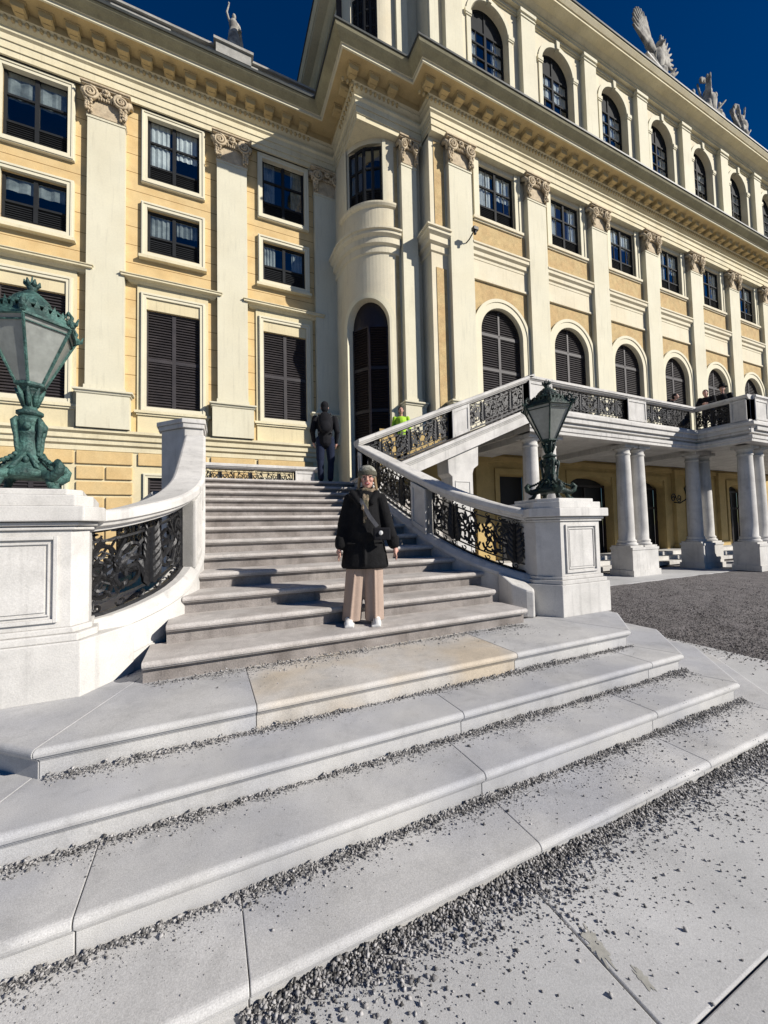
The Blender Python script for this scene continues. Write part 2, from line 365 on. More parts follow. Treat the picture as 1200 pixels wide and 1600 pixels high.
def curtain(w, h, lp, seed, y=.13):
    rn = random.Random(seed); m = MB(); X0, X1 = -w/2+.02, w/2-.02
    def cloth(a, b, z0, z1):
        n = 14; vs = []
        for i in range(n+1):
            x = a+(b-a)*i/n; yy = y+.02*math.sin(i*1.9+seed)
            vs += [(x, yy, z0), (x, yy, z1)]
        m.add(vs, [(2*i, 2*i+2, 2*i+3, 2*i+1) for i in range(n)])
    if seed % 3 == 0: cloth(X0, X0+(X1-X0)*.42, lp, h-.05); cloth(X0+(X1-X0)*.55, X1, lp+.35*(h-lp), h-.05)
    elif seed % 3 == 1: cloth(X0, X0+(X1-X0)*.30, lp, h-.05); cloth(X1-(X1-X0)*.3, X1, lp, h-.05)
    else: cloth(X0, X1, lp+(h-lp)*.45, h-.05)
    return m
def backbox(w, h, d0=.10, d1=.75, arched=False):
    m = MB(); a, b = -w/2-.02, w/2+.02
    m.quad((a, d1, -.02), (b, d1, -.02), (b, d1, h+.02), (a, d1, h+.02))
    m.quad((a, d0, -.02), (a, d1, -.02), (a, d1, h+.02), (a, d0, h+.02)); m.quad((b, d0, -.02), (b, d1, -.02), (b, d1, h+.02), (b, d0, h+.02))
    m.quad((a, d0, h+.02), (b, d0, h+.02), (b, d1, h+.02), (a, d1, h+.02)); m.quad((a, d0, -.02), (b, d0, -.02), (b, d1, -.02), (a, d1, -.02))
    return m
MESH = {}
def mesh(key, mb, mats):
    if key not in MESH: MESH[key] = to_mesh(key, mb if isinstance(mb, MB) else mb(), mats)
    return MESH[key]

# ---------------------------------------------------------------- planes of the facades
WL, EL = 14.10, 13.90       # wing: wall, entablature/pilaster front
WM, EMM = 11.75, 11.52      # corner bay
WC, EC = 11.07, 10.85       # central block
XM, XC = 4.62, 7.12
BAYL = [-.93+3.58*i for i in (-3, -2, -1, 0, 1)]
PILL = [-2.76+3.62*i for i in (-3, -2, -1, 0, 1)]
PILC = [8.28+3.68*i for i in range(8)]
BAYC = [10.12+3.68*i for i in range(7)]
XR = 36.4
ENT = [(-15, EL), (XM, EL), (XM, EMM), (XC, EMM), (XC, EC), (XR, EC)]
P_ARCH = [(-.06, 15.40), (0, 15.40), (0, 15.58), (.03, 15.58), (.03, 15.80), (.06, 15.80), (.06, 15.97), (.12, 16.02), (.12, 16.07), (0, 16.07),
          (0, 16.27), (.05, 16.30), (.12, 16.36), (.12, 16.42), (.20, 16.44)]
P_SOF = [(.20, 16.44), (.20, 16.66), (.70, 16.66)]
P_COR = [(.70, 16.66), (.75, 16.66), (.75, 16.745), (.79, 16.745)]
P_SIM = [(.79, 16.745), (.86, 16.80), (.96, 16.86), (1.02, 16.91), (1.05, 16.96), (1.05, 17.0), (-.3, 17.06)]
def entab(mb, a, b):
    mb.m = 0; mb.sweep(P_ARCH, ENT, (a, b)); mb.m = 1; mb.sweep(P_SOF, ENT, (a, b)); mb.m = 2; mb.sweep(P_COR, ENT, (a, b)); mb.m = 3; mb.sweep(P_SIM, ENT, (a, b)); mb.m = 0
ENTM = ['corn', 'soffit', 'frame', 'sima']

# ================================================================ LEFT WING
wing = thing('palace_wing', 'yellow left wing with white framed windows and brown shutters, behind the first stone stairs', 'building', (0, WL, 0))
mb = MB(); mb.m = 0
holesL = []
for c in BAYL:
    holesL += [(c-.78, c+.78, 5.62, 8.80), (c-.76, c+.76, 10.74, 12.13), (c-.76, c+.76, 13.18, 15.30)]
wall(mb, -15, XM, 4.83, 15.5, holesL, yplane(WL), reveal=1, rfn=yplane(WL+.22))
obj('wall', mb, 'yellowc', wing)
mb = MB()
hb = [(c-.72, c+.72, .9, 3.42) for c in BAYL]
wall(mb, -15, XM, -.1, 4.83, hb, yplane(WL), reveal=1, rfn=yplane(WL+.22))
obj('plinth_wall', mb, 'cream', wing)
mb = MB()
for c in BAYL:      # cream window column, apron and frieze panel
    for a, b, z0, z1 in ((c-1.02, c+1.02, 9.30, 9.56), (c-.78, c+.78, 8.81, 9.2), (c-1.02, c-.93, 5.5, 9.30), (c+.93, c+1.02, 5.5, 9.30), (c-1.0, c+1.0, 4.83, 5.46)):
        mb.box(a, b, WL-.05, WL+.02, z0, z1)
obj('panel', mb, 'cream', wing)
mb = MB()          # rusticated blocks of the plinth storey
for i in range(len(PILL)):
    x0, x1 = PILL[i]-.70, PILL[i]+.70
    z = 4.17; k = 0
    while z > .1:
        z0 = z-.42
        if k % 2 == 0: mb.box(x0, x1, WL-.06, WL+.02, z0+.04, z)
        else: mb.box(x0, PILL[i]-.03, WL-.06, WL+.02, z0+.04, z); mb.box(PILL[i]+.03, x1, WL-.06, WL+.02, z0+.04, z)
        z -= .46; k += 1
for c in BAYL: mb.box(c-.98, c+.98, WL-.06, WL+.02, 3.79, 4.17)
obj('rustication', mb, 'yellow', wing, bevel=.015)
mb = MB(); P = [(-.2, 4.19), (.03, 4.19), (.03, 4.33), (.10, 4.38), (.10, 4.50), (.16, 4.53), (.16, 4.66), (.24, 4.72), (.24, 4.80), (0, 4.83), (-.2, 4.83)]
mb.sweep(P, [(-15, WL), (3.72, WL), (3.72, WL+.3)], closed_prof=True)
obj('string_course', mb, 'corn', wing)
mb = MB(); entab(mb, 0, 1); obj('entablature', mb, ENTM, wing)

def modillions(mb, x0, x1, Y, sp=.62, d=1):
    n = int(round((x1-x0)/sp)); 
    for i in range(n):
        x = x0+(x1-x0)*(i+.5)/n
        mb.vprism([(x-.16, 16.655), (x-.16, 16.5), (x-.12, 16.46), (x+.12, 16.46), (x+.16, 16.5), (x+.16, 16.655)], Y-.47, Y-.19)
        mb.box(x-.19, x+.19, Y-.50, Y-.19, 16.63, 16.659)
        mb.box(x-.10, x+.10, Y-.32, Y-.19, 16.44, 16.5)
    n = int((x1-x0)/.16)
    for i in range(n):
        x = x0+(x1-x0)*(i+.5)/n; mb.ball((x, Y-.12, 16.385), (.055, .06, .075), 6, 4)
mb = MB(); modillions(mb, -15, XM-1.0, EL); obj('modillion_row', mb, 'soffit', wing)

# pilaster pieces, centred at x=0, front at y=0
def pil_shaft(w=.97, z0=5.98, z1=14.47, d=.26):
    m = MB(); m.box(-w/2, w/2, 0, d, z0+.02, z1)
    m.box(-w/2-.05, w/2+.05, -.05, d, z0-.02, z0+.03); m.box(-w/2-.03, w/2+.03, -.03, d, z0+.03, z0+.14); m.box(-w/2-.02, w/2+.02, -.02, d, z1-.06, z1); return m
def pil_ped(w=.97, z0=4.83, z1=5.96, d=.26):
    m = MB(); m.box(-w/2-.17, w/2+.17, -.11, d, z0, z1-.14)
    m.sweep([(0, z1-.14), (.03, z1-.12), (.05, z1-.06), (.09, z1-.05), (.09, z1), (0, z1)], [(-w/2-.17, d), (-w/2-.17, -.11), (w/2+.17, -.11), (w/2+.17, d)][::1] if False else [(-w/2-.17, d), (-w/2-.17, -.11), (w/2+.17, -.11), (w/2+.17, d)], closed_prof=True)
    m.box(-w/2-.12, w/2+.12, -.08, d, z1-.1, z1+.005)
    return m
def spiral(cx, cz, r0, turns, sgn, y, n=26, start=PI/2):
    return [(cx+sgn*math.cos(start+sgn*0+2*PI*turns*t)*r0*(1-.82*t), y-.06*t, cz+math.sin(start+2*PI*turns*t)*r0*(1-.82*t)) for t in [i/n for i in range(n+1)]]
def capital(w=.97):
    m = MB(); z0 = 14.47; zt = 15.40
    m.box(-w/2, w/2, .0, .26, z0, zt-.1)
    m.box(-w/2-.12, w/2+.12, -.13, .24, zt-.09, zt-.02); m.box(-w/2-.16, w/2+.16, -.17, .24, zt-.045, zt+.004)
    m.sweep([(0, 0), (.03, .02), (.03, .05), (0, .07)], [(-w/2, .26), (-w/2, 0), (w/2, 0), (w/2, .26)], zf=lambda i: z0)
    m.smooth = True
    for s in (-1, 1):
        cx = s*.40; cz = zt-.32
        m.tube(spiral(cx, cz, .21, 2.1, s, -.12), [.048-.026*i/26 for i in range(27)], 6)
        m.ball((cx, -.14, cz), .05); m.ball((cx, -.05, cz), (.17, .08, .17), 10, 6)
        m.tube([(s*.60, .22, zt-.12), (s*.60, .02, zt-.18), (s*.56, -.08, zt-.30), (s*.54, .0, zt-.45)], [.08, .09, .08, .05], 7)
        rn = random.Random(3)
        for k in range(16):
            t = k/15; m.ball((cx+s*(.07*math.sin(k*2.1)+.04), -.08+.03*math.cos(k*1.7), cz-.17-.38*t), (.06*(1-.35*t)*(.8+rn.random()*.5),)*3, 6, 4)
        for k in range(5): m.ball((s*(.13+.045*k), -.07, cz+.10-.04*k), (.05, .05, .06), 6, 4)
        m.tube([(s*.10, -.06, cz-.02), (s*.2, -.10, cz+.06), (s*.3, -.10, cz+.18)], [.03, .045, .03], 6)
    for k in range(10): a = k*.63; m.ball((.075*math.cos(a), -.11, zt-.16+.085*math.sin(a)), (.045, .04, .045), 6, 4)
    m.ball((0, -.15, zt-.16), .05)
    for k in range(-3, 4): m.ball((k*.065, -.05, zt-.36), (.032, .05, .05), 6, 4)
    return m
me_shaft = mesh('pilaster', pil_shaft(), 'pil'); me_cap = mesh('capital', capital(), 'cap'); me_ped = mesh('pedestal', pil_ped(), 'pil')
def pilaster(parent, x, y):
    p = inst('pilaster', me_shaft, parent, (x, y, 0)); inst('capital', me_cap, p, (x, y, 0)); inst('pedestal', me_ped, p, (x, y, 0)); return p
for x in PILL+[4.26]: pilaster(wing, x, EL)

# window kinds of the wing
def surround(x, z0, z1, w=.17, d=.10, bottom=True):
    m = MB(); frame(m, -x, x, z0, z1, w, -d, .06, bottom); frame(m, -x+.025, x-.025, z0+.025, z1-.025, .05, -d-.025, -d+.01, bottom); return m
def hoodmesh(x, z, d=.30, h=.22, zb=None):
    m = MB(); m.sweep([(-.02, z), (d*.25, z+h*.12), (d*.45, z+h*.4), (d*.9, z+h*.5), (d*.9, z+h*.75), (d, z+h*.8), (d, z+h*.9), (-.02, z+h)], [(-x, .06), (-x, 0), (x, 0), (x, .06)], closed_prof=True); return m
KW = {}
def kwin(key, parent, x, y, parts):
    """parts: list of (name, MB, mat) – first is the window frame, the rest are its sub-parts"""
    f = None
    for nm, b, mt in parts:
        me = mesh(key+'_'+nm, b, mt) if isinstance(b, MB) or callable(b) else b
        o = inst(nm if f else 'window', me, f or parent, (x, y, 0))
        if f is None: f = o
    return f
def zoff(m, z, y=0):
    m.v = [(a, b+y, c+z) for a, b, c in m.v]; return m
for i, c in enumerate(BAYL):
    kwin('tallw', wing, c, WL, [('surround', surround(.93, 5.5, 9.33, .16), 'frame'), ('shutter', zoff(shutters(1.56, 3.18), 5.62, .03), 'shut'),
         ('hood', hoodmesh(1.16, 9.55, .30, .22), 'corn'), ('sill', MB().box(-1.08, 1.08, -.14, .08, 5.44, 5.52).box(-1.03, 1.03, -.10, .08, 5.38, 5.44), 'corn')])
    kwin('mezz', wing, c, WL, [('surround', surround(.93, 10.50, 12.32, .17), 'frame'), ('sash', zoff(sash(1.52, 1.39, .55, 1, 0), 10.74, .05), 'sash'),
         ('pane', zoff(pane(1.52, 1.39, .55), 10.74, .05), 'glass'), ('sill', MB().box(-.98, .98, -.17, .06, 10.43, 10.52), 'corn')])
    kwin('upw', wing, c, WL, [('surround', surround(.93, 12.95, 15.38, .17), 'frame'), ('sash', zoff(sash(1.52, 2.12, .5, 2, 0), 13.18, .05), 'sash'),
         ('pane', zoff(pane(1.52, 2.12, .5), 13.18, .05), 'glass')])
    for z, h, lp in ((10.74, 1.39, .55), (13.18, 2.12, .5)):
        inst('curtain', mesh('curt%s_%d' % (z, i), zoff(curtain(1.52, h, lp, i % 3), z), 'curtain' if (i == 1 or z > 13 and i == 3) else 'curtaing'), wing, (c, WL, 0))
        inst('room', mesh('room%s' % z, zoff(backbox(1.52, h), z), 'black'), wing, (c, WL, 0))
    kwin('base', wing, c, WL, [('surround', surround(.86, .78, 3.56, .14, .05), 'frame'), ('shutter', zoff(shutters(1.44, 2.52), .9, .02), 'shut')])
# roof, parapet
mb = MB(); mb.quad((-15, EL-1.05, 17.0), (XM, EL-1.05, 17.0), (XM, 15.0, 19.45), (-15, 15.0, 19.45)); mb.quad((-15, 15.0, 19.45), (XM, 15.0, 19.45), (XM, 24, 19.6), (-15, 24, 19.6))
mb.quad((-15, EL-1.05, 17.0), (-15, 15, 19.45), (-15, 24, 19.6), (-15, 24, 17))
mb.box(-15, XM-1.05, EL-1.09, EL-1.04, 16.97, 17.05)
obj('roof', mb, 'roof', wing)
mb = MB(); mb.box(-15, XM, 14.95, 15.3, 19.40, 19.52); mb.box(-15, XM, 14.92, 15.33, 19.80, 19.88)
mb.box(-15, XM, 15.04, 15.25, 19.52, 19.80)
for x in range(-14, 5, 3): mb.box(x-.9, x+.9, 15.0, 15.05, 19.58, 19.76)
obj('parapet', mb, 'roofstone', wing)
mb = MB(); mb.box(.38, 1.62, 14.75, 15.5, 19.42, 19.82); mb.box(.30, 1.70, 14.68, 15.55, 19.82, 19.92); obj('roof_pedestal', mb, 'roofstone', wing)

# ================================================================ CENTRAL BLOCK
blk = thing('palace_block', 'taller projecting yellow palace block with arched shutters and giant pilasters, right of the wing', 'building', (XM, EC, 0))
mb = MB()
hC = []
for c in BAYC: hC += [(c-1.03, c+1.03, 4.9, 9.83, 1.03), (c-.87, c+.87, 13.14, 15.24)]
wall(mb, XC, XR, 4.83, 15.5, hC, yplane(WC), reveal=1, rfn=yplane(WC+.3))
mb.quad((XC, WC, 4.83), (XC, WM, 4.83), (XC, WM, 15.5), (XC, WC, 15.5))
wall(mb, 6.05, XC, 4.83, 15.5, [], yplane(WM))
obj('wall', mb, 'creamc', blk)
mb = MB()      # rough ochre fields
for c in BAYC:
    a, b = c-1.32, c+1.32
    hole = [(c-1.34, c+1.34, 4.8, 10.15, 1.34)]
    wall(mb, a-.02, b+.02, 8.8, 10.72, hole, yplane(WC-.012))
    mb.box(a, b, WC-.03, WC+.01, 12.03, 12.93)
    # slim ochre strips by the jambs
mb.box(XC+.18, 7.72, WC-.02, WC+.01, 5.3, 10.7); mb.box(XC+.18, 7.72, WC-.02, WC+.01, 12.2, 15.3)
mb.box(6.08, 6.2, WM-.02, WM+.01, 5.3, 15.2)
obj('ochre_field', mb, 'yellowpanel', blk)
mb = MB()
for c in BAYC:
    mb.box(c-1.34, c+1.34, WC-.05, WC+.01, 10.72, 11.40)
    mb.sweep([(0, 11.38), (.06, 11.42), (.06, 11.52), (.12, 11.56), (.12, 11.70), (.20, 11.76), (.20, 11.88), (.24, 11.90), (.24, 11.96), (0, 12.0)], [(c-1.35, WC), (c+1.35, WC)], closed_prof=True)
    mb.box(c-1.34, c+1.34, WC-.09, WC+.01, 10.66, 10.73)
    mb.box(c-1.2, c+1.2, WC-.13, WC+.02, 12.96, 13.06); mb.box(c-1.15, c+1.15, WC-.08, WC+.02, 12.90, 12.96)
hood = [(0, 11.20), (.05, 11.24), (.05, 11.46), (.14, 11.52), (.14, 11.72), (.24, 11.80), (.24, 11.90), (.30, 11.92), (.30, 11.98), (0, 12.02)]
mb.sweep(hood, [(XC, WM+.02), (XC, WC), (7.8, WC)], closed_prof=True)
DC = (6.05, 13.2); DR = 1.45
arc = [(DC[0]+DR*math.cos(t), DC[1]+DR*math.sin(t)) for t in [PI+PI/2*i/20 for i in range(21)]]
mb.sweep(hood, [(XM-.02, WL)]+arc+[(6.2, WM)], closed_prof=True)
mb.sweep([(0, 12.88), (.06, 12.92), (.10, 12.99), (.10, 13.05), (0, 13.08)], arc+[(6.1, WM)], closed_prof=True)
obj('moulding', mb, 'creamc', blk)
mb = MB(); entab(mb, 1, 5); mb.sweep([(-.06, 15.40), (-2.5, 15.40)], ENT, (1, 2)); 
mb.add([(XM, EMM, 15.401), (XC+.1, EMM, 15.401), (XC+.1, WM+.2, 15.401), (6.1, WM+1.4, 15.401), (6.0, WL, 15.401), (XM, WL, 15.401)], [(0, 1, 2, 3, 4, 5)])
mb.quad((XC, EC, 15.403), (XR, EC, 15.403), (XR, WC+.05, 15.403), (XC, WC+.05, 15.403))
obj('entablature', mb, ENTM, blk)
mb = MB()
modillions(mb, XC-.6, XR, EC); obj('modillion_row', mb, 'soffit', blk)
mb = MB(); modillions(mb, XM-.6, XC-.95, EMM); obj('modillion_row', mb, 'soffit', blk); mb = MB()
mb2 = MB(); modillions(mb2, -(EL-.95), -(EMM-.05), XM)      # return side, turned a quarter
for (x, y, z) in mb2.v: mb.v.append((y, -x, z))
o_ = len(mb.v)-len(mb2.v)
for f in mb2.f: mb.f.append(tuple(i+o_ for i in f)); mb.mi.append(0); mb.sm.append(False)
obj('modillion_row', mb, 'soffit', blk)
for x in PILC: pilaster(blk, x, EC)
p = inst('pilaster', me_shaft, blk, (6.56, EMM, 0)); p.scale = (.62, 1, 1); inst('capital', me_cap, p, (6.56, EMM, 0)); inst('pedestal', me_ped, p, (6.56, EMM, 0))

# rounded corner bay
def cyl(R): return lambda u, z: (DC[0]+R*math.cos(u), DC[1]+R*math.sin(u), z)
d2 = math.radians
mb = MB()
da, db = d2(197), d2(259)
for a_, b_, z0, z1, hs_ in ((PI, 1.5*PI, -.03, 15.5, [(da, db, 2.72, 9.62, .85), (d2(200), d2(254), 13.08, 15.20)]),):
    wall(mb, a_, b_, z0, z1, hs_, cyl(DR), maxu=.09, reveal=1, rfn=cyl(DR-.3))
mb.quad((XM-.02, DC[1], -.03), (XM-.02, WL, -.03), (XM-.02, WL, 15.5), (XM-.02, DC[1], 15.5))
mb.quad((6.05, WM, 0), (XC, WM, 0), (XC, WM, 4.83), (6.05, WM, 4.83))
obj('rounded_corner', mb, 'creamc', blk)
mb = MB()
def ring(u, z, d): return (DC[0]+(DR+d)*math.cos(u), DC[1]+(DR+d)*math.sin(u), z)
# cream arch band round the tall door
n = 40; cu = (da+db)/2; ru = (db-da)/2
def band(r1u, r0z, r1z, d0, d1):
    pin = [(da, 2.7), (da, 8.77)]+[(cu-ru*math.cos(t), 8.77+.85*math.sin(t)) for t in [PI*i/n for i in range(n+1)]]+[(db, 8.77), (db, 2.7)]
    k = (ru+r1u)/ru
    pout = [(cu+(u-cu)*k, z if z <= 8.771 else 8.77+(z-8.77)*r1z/.85) for u, z in pin]
    vs = []
    for (u, z), (U, Z) in zip(pin, pout): vs += [ring(u, z, d0), ring(u, z, d1), ring(U, Z, d1), ring(U, Z, d0)]
    fs = []
    for i in range(len(pin)-1):
        for q in range(3): fs.append((i*4+q, i*4+q+1, (i+1)*4+q+1, (i+1)*4+q))
    mb.add(vs, fs)
band(d2(9), .8, 1.05, 0, .05); band(d2(3.5), .8, .92, .05, .08)
for a_, b_ in ((d2(195), d2(199.5)), (d2(254.5), d2(259))):
    wall(mb, a_, b_, 13.08, 15.35, [], cyl(DR+.05))
obj('door_surround', mb, 'frame', blk)
def leaf(key, ua, ub, R, z0, h, tiers, louv, matn, arched=0):
    pa = Vector((DC[0]+R*math.cos(ua), DC[1]+R*math.sin(ua), 0)); pb = Vector((DC[0]+R*math.cos(ub), DC[1]+R*math.sin(ub), 0))
    w_ = (pb-pa).length; mid = (pa+pb)/2; ang = math.atan2(pb.y-pa.y, pb.x-pa.x)
    m = louv(w_, h); m.v = [tuple(Matrix.Translation(mid) @ Matrix.Rotation(ang, 4, 'Z') @ Vector((x, y, z+z0))) for x, y, z in m.v]
    return m
def leafdoor(w_, h): return shutters(w_, h, 4, False, 1)
dr = MB()
for ua, ub in ((da, cu), (cu, db)):
    m = leaf('', ua, ub, DR-.16, 2.75, 6.02, 4, leafdoor, 'door'); dr.add(m.v, m.f)
wall(dr, da, db, 8.77, 9.63, [], cyl(DR-.2), maxu=.1)
door = obj('door', dr, 'door', blk)
sw = MB()
for ua, ub in ((d2(200), d2(227)), (d2(227), d2(254))):
    m = leaf('', ua, ub, DR-.08, 13.08, 2.12, 2, lambda w_, h: sash(w_, h, .55, 2), 'sash'); sw.add(m.v, m.f)
cw = obj('corner_window', sw, 'sash', blk)
pm = MB()
for ua, ub in ((d2(200), d2(227)), (d2(227), d2(254))):
    m = leaf('', ua, ub, DR-.08, 13.08, 2.12, 2, lambda w_, h: pane(w_, h, .55), 'glass'); pm.add(m.v, m.f)
obj('pane', pm, 'glass', cw)
rm = MB(); wall(rm, d2(195), d2(260), 12.9, 15.3, [], cyl(DR-.75), maxu=.2); obj('room', rm, 'black', cw)

# windows of the block
for i, c in enumerate(BAYC):
    ar = MB(); archring(ar, 0, 8.8, 1.0, 1.32, -.07, .04); archring(ar, 0, 8.8, 1.22, 1.34, -.10, -.05)
    for s in (-1, 1): ar.box(s*1.0, s*1.32, -.07, .04, 4.86, 8.8); ar.box(s*1.22, s*1.34, -.10, -.05, 4.86, 8.8)
    kwin('archw', blk, c, WC, [('surround', ar, 'frame'), ('shutter', zoff(shutters(2.06, 4.93, 3, True), 4.9, .14), 'shut')])
    sr = MB()
    for s in (-1, 1): sr.box(s*.87, s*1.12, -.05, .04, 13.08, 15.4); sr.box(s*1.05, s*1.13, -.08, -.04, 13.08, 15.4)
    sr.box(-1.12, 1.12, -.06, .03, 13.075, 13.14)
    f = kwin('rectc', blk, c, WC, [('surround', sr, 'frame'), ('sash', zoff(sash(1.74, 2.1, .58, 2, 0, 2), 13.14, .10), 'sash'), ('pane', zoff(pane(1.74, 2.1, .58), 13.14, .10), 'glass')])
    inst('curtain', mesh('curtc_%d' % (i % 3), zoff(curtain(1.74, 2.1, .58, i % 3, .19), 13.14), 'curtain'), f, (c, WC, 0))
    inst('room', mesh('roomc', zoff(backbox(1.74, 2.1, .2, .9), 13.14), 'black'), f, (c, WC, 0))

# attic storey
WA, EA = 11.15, 10.92
mb = MB(); hA = [(c-.92, c+.92, 18.5, 22.10, .92) for c in BAYC]
wall(mb, 7.3, XR, 17.0, 22.9, hA, yplane(WA), reveal=1, rfn=yplane(WA+.38))
AD = (6.1, 13.25); AR = 1.3
def acyl(R): return lambda u, z: (AD[0]+R*math.cos(u), AD[1]+R*math.sin(u), z)
wall(mb, PI, 1.5*PI, 17, 22.9, [(d2(205), d2(252), 18.5, 22.0, .7)], acyl(AR), maxu=.09, reveal=1, rfn=acyl(AR-.3))
mb.quad((6.1, 11.95, 17), (7.3, 11.95, 17), (7.3, 11.95, 22.9), (6.1, 11.95, 22.9)); mb.quad((7.3, WA, 17), (7.3, 11.95, 17), (7.3, 11.95, 22.9), (7.3, WA, 22.9))
wall(mb, 13.25, 26, 17, 22.9, [(15.2, 16.8, 18.5, 22.0, .8), (18.9, 20.5, 18.5, 22.0, .8)], lambda u, z: (4.8, u, z), reveal=1, rfn=lambda u, z: (5.1, u, z))
obj('attic_wall', mb, 'creamc', blk)
mb = MB(); wall(mb, 4.6, 5.8, 18.4, 22.1, [], lambda u, z: (u, 13.0+(5.8-u)*.3, z)); mb.quad((5.12, 13.5, 18), (5.12, 26, 18), (5.12, 26, 22.3), (5.12, 13.5, 22.3))
wall(mb, d2(200), d2(257), 18.4, 22.2, [], acyl(AR-.28), maxu=.1)
obj('attic_blind', mb, 'shut', blk)
sw = MB()
for ua, ub in ((d2(205), d2(228.5)), (d2(228.5), d2(252))):
    ODC, ODR = DC, DR; DC = AD
    m = leaf('', ua, ub, AR-.1, 18.5, 2.85, 2, lambda w_, h: sash(w_, h, .9, 3, 0, 2), 'sash'); sw.add(m.v, m.f); DC = ODC
obj('corner_attic_window', sw, 'sash', blk)
def attic_pil(w=.75):
    m = MB(); m.box(-w/2, w/2, 0, .26, 17.0, 22.36); m.box(-w/2-.03, w/2+.03, -.03, .26, 22.20, 22.24); m.box(-w/2-.05, w/2+.05, -.05, .26, 22.36, 22.5); m.box(-w/2-.02, w/2+.02, -.02, .26, 22.5, 22.56); return m
mp_ = mesh('attic_pilaster', attic_pil(), 'pil')
for x in PILC: inst('attic_pilaster', mp_, blk, (x, EA, 0))
o = inst('attic_pilaster', mp_, blk, (7.5, WA-.10, 0)); o.scale = (.5, 1, 1)
o = inst('attic_pilaster', mp_, blk, (6.6, 11.8, 0)); o.scale = (.6, 1, 1)
for i, c in enumerate(BAYC):
    ar = MB(); archring(ar, 0, 21.18, .92, 1.12, -.05, .04)
    for s in (-1, 1):
        ar.box(s*.93, s*1.12, -.05, .04, 18.2, 21.18); ar.box(s*.90, s*1.20, -.10, .04, 21.08, 21.24); ar.box(s*.90, s*1.17, -.08, .04, 21.02, 21.08)
    ar.vprism([(-.07, 22.05), (.07, 22.05), (.10, 22.42), (-.10, 22.42)], -.12, .04)
    f = kwin('attw', blk, c, WA, [('surround', ar, 'pil'), ('sash', zoff(sash(1.84, 3.6, .95, 3, 0, 2, True), 18.5, .26), 'sash'), ('pane', zoff(pane(1.84, 3.6, .95, sp=2.68), 18.5, .26), 'glass')])
    inst('curtain', mesh('curta_%d' % (i % 3), zoff(curtain(1.84, 2.68, .95, (i+1) % 3, .35), 18.5), 'curtain'), f, (c, WA, 0))
    inst('room', mesh('rooma', zoff(backbox(1.84, 2.7, .34, 1.0), 18.5), 'black'), f, (c, WA, 0))
mb = MB()
for c in BAYC:
    mb.box(c-1.46, c+1.46, WA-.09, WA+.01, 22.42, 22.56)
    mb.box(c-1.46, c+1.46, WA-.05, WA+.01, 22.36, 22.42)
AENT = [(XM+.1, 26), (XM+.1, 11.75), (7.25, 11.75), (7.25, EA), (XR, EA)]
PA = [(-.2, 22.56), (0, 22.56), (0, 22.64), (.04, 22.66), (.04, 22.74), (.12, 22.80), (.18, 22.86), (.52, 22.90), (.52, 23.0), (.56, 23.0), (.66, 23.14), (.66, 23.2), (-.3, 23.28)]
mb.sweep(PA, AENT); obj('attic_cornice', mb, 'corn', blk)
mb = MB(); mb.add([(4.7, 26, 23.28), (4.7, 11.8, 23.28), (7.25, 11.8, 23.28), (7.25, 10.9, 23.28), (XR, 10.9, 23.28), (XR, 26, 23.28)], [(0, 1, 2, 3, 4, 5)])
mb.sweep([(.62, 23.19), (.70, 23.19), (.70, 23.27), (.55, 23.30)], AENT, closed_prof=True)
mb.box(9, XR, 11.35, 11.8, 23.25, 23.85)
mb.sweep([(1.0, 16.995), (1.09, 16.995), (1.09, 17.06), (.8, 17.10)], ENT, (1, 5), closed_prof=True)
mb.sweep([(1.0, 17.06), (-.4, 17.2)], ENT, (1, 5)) if False else None
obj('roof', mb, 'roof', blk)
# ground floor wall behind the portico
mb = MB(); doors = [(9.75, 11.3, -.1, 3.55), (13.4, 15.9, -.1, 3.62, .35), (17.6, 19.6, -.1, 3.6, .35), (21.6, 23.6, -.1, 3.6, .35), (25.3, 27.2, -.1, 3.6, .35)]
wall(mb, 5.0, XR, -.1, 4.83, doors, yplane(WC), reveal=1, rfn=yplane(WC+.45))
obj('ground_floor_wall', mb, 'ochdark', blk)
mb = MB()
for d in doors:
    frame(mb, d[0]-.22, d[1]+.22, -.1, d[3]+.22, .2, WC-.06, WC+.01, False)
for x in (8.9, 12.35, 16.7, 20.6, 24.4, 28.2): mb.box(x-.3, x+.3, WC-.16, WC+.01, 0.62, 3.9); mb.box(x-.38, x+.38, WC-.22, WC+.01, -.03, .62); mb.box(x-.36, x+.36, WC-.2, WC+.01, 3.9, 4.15)
mb.box(5, XR, WC-.10, WC+.01, 4.0, 4.2)
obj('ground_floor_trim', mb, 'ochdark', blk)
for d in doors: obj('dark_doorway', MB().box(d[0], d[1], WC+.46, WC+.5, -.1, d[3]+.02), 'black', blk)
for d in doors[1:]:
    mb = MB()
    c = (d[0]+d[1])/2
    frame(mb, d[0], d[1], -.02, d[3]-.3, .09, WC+.30, WC+.38); mb.box(c-.05, c+.05, WC+.30, WC+.38, 0, 3.2); mb.box(d[0], d[1], WC+.30, WC+.37, 2.3, 2.4)
    obj('door_frame', mb, 'door', blk)

# ================================================================ GROUND
GZ = -.03
mb = MB(); mb.box(-400, 400, -400, 400, GZ-.6, GZ-.045); struct(obj('ground', mb, 'gravel'))
mb = MB()
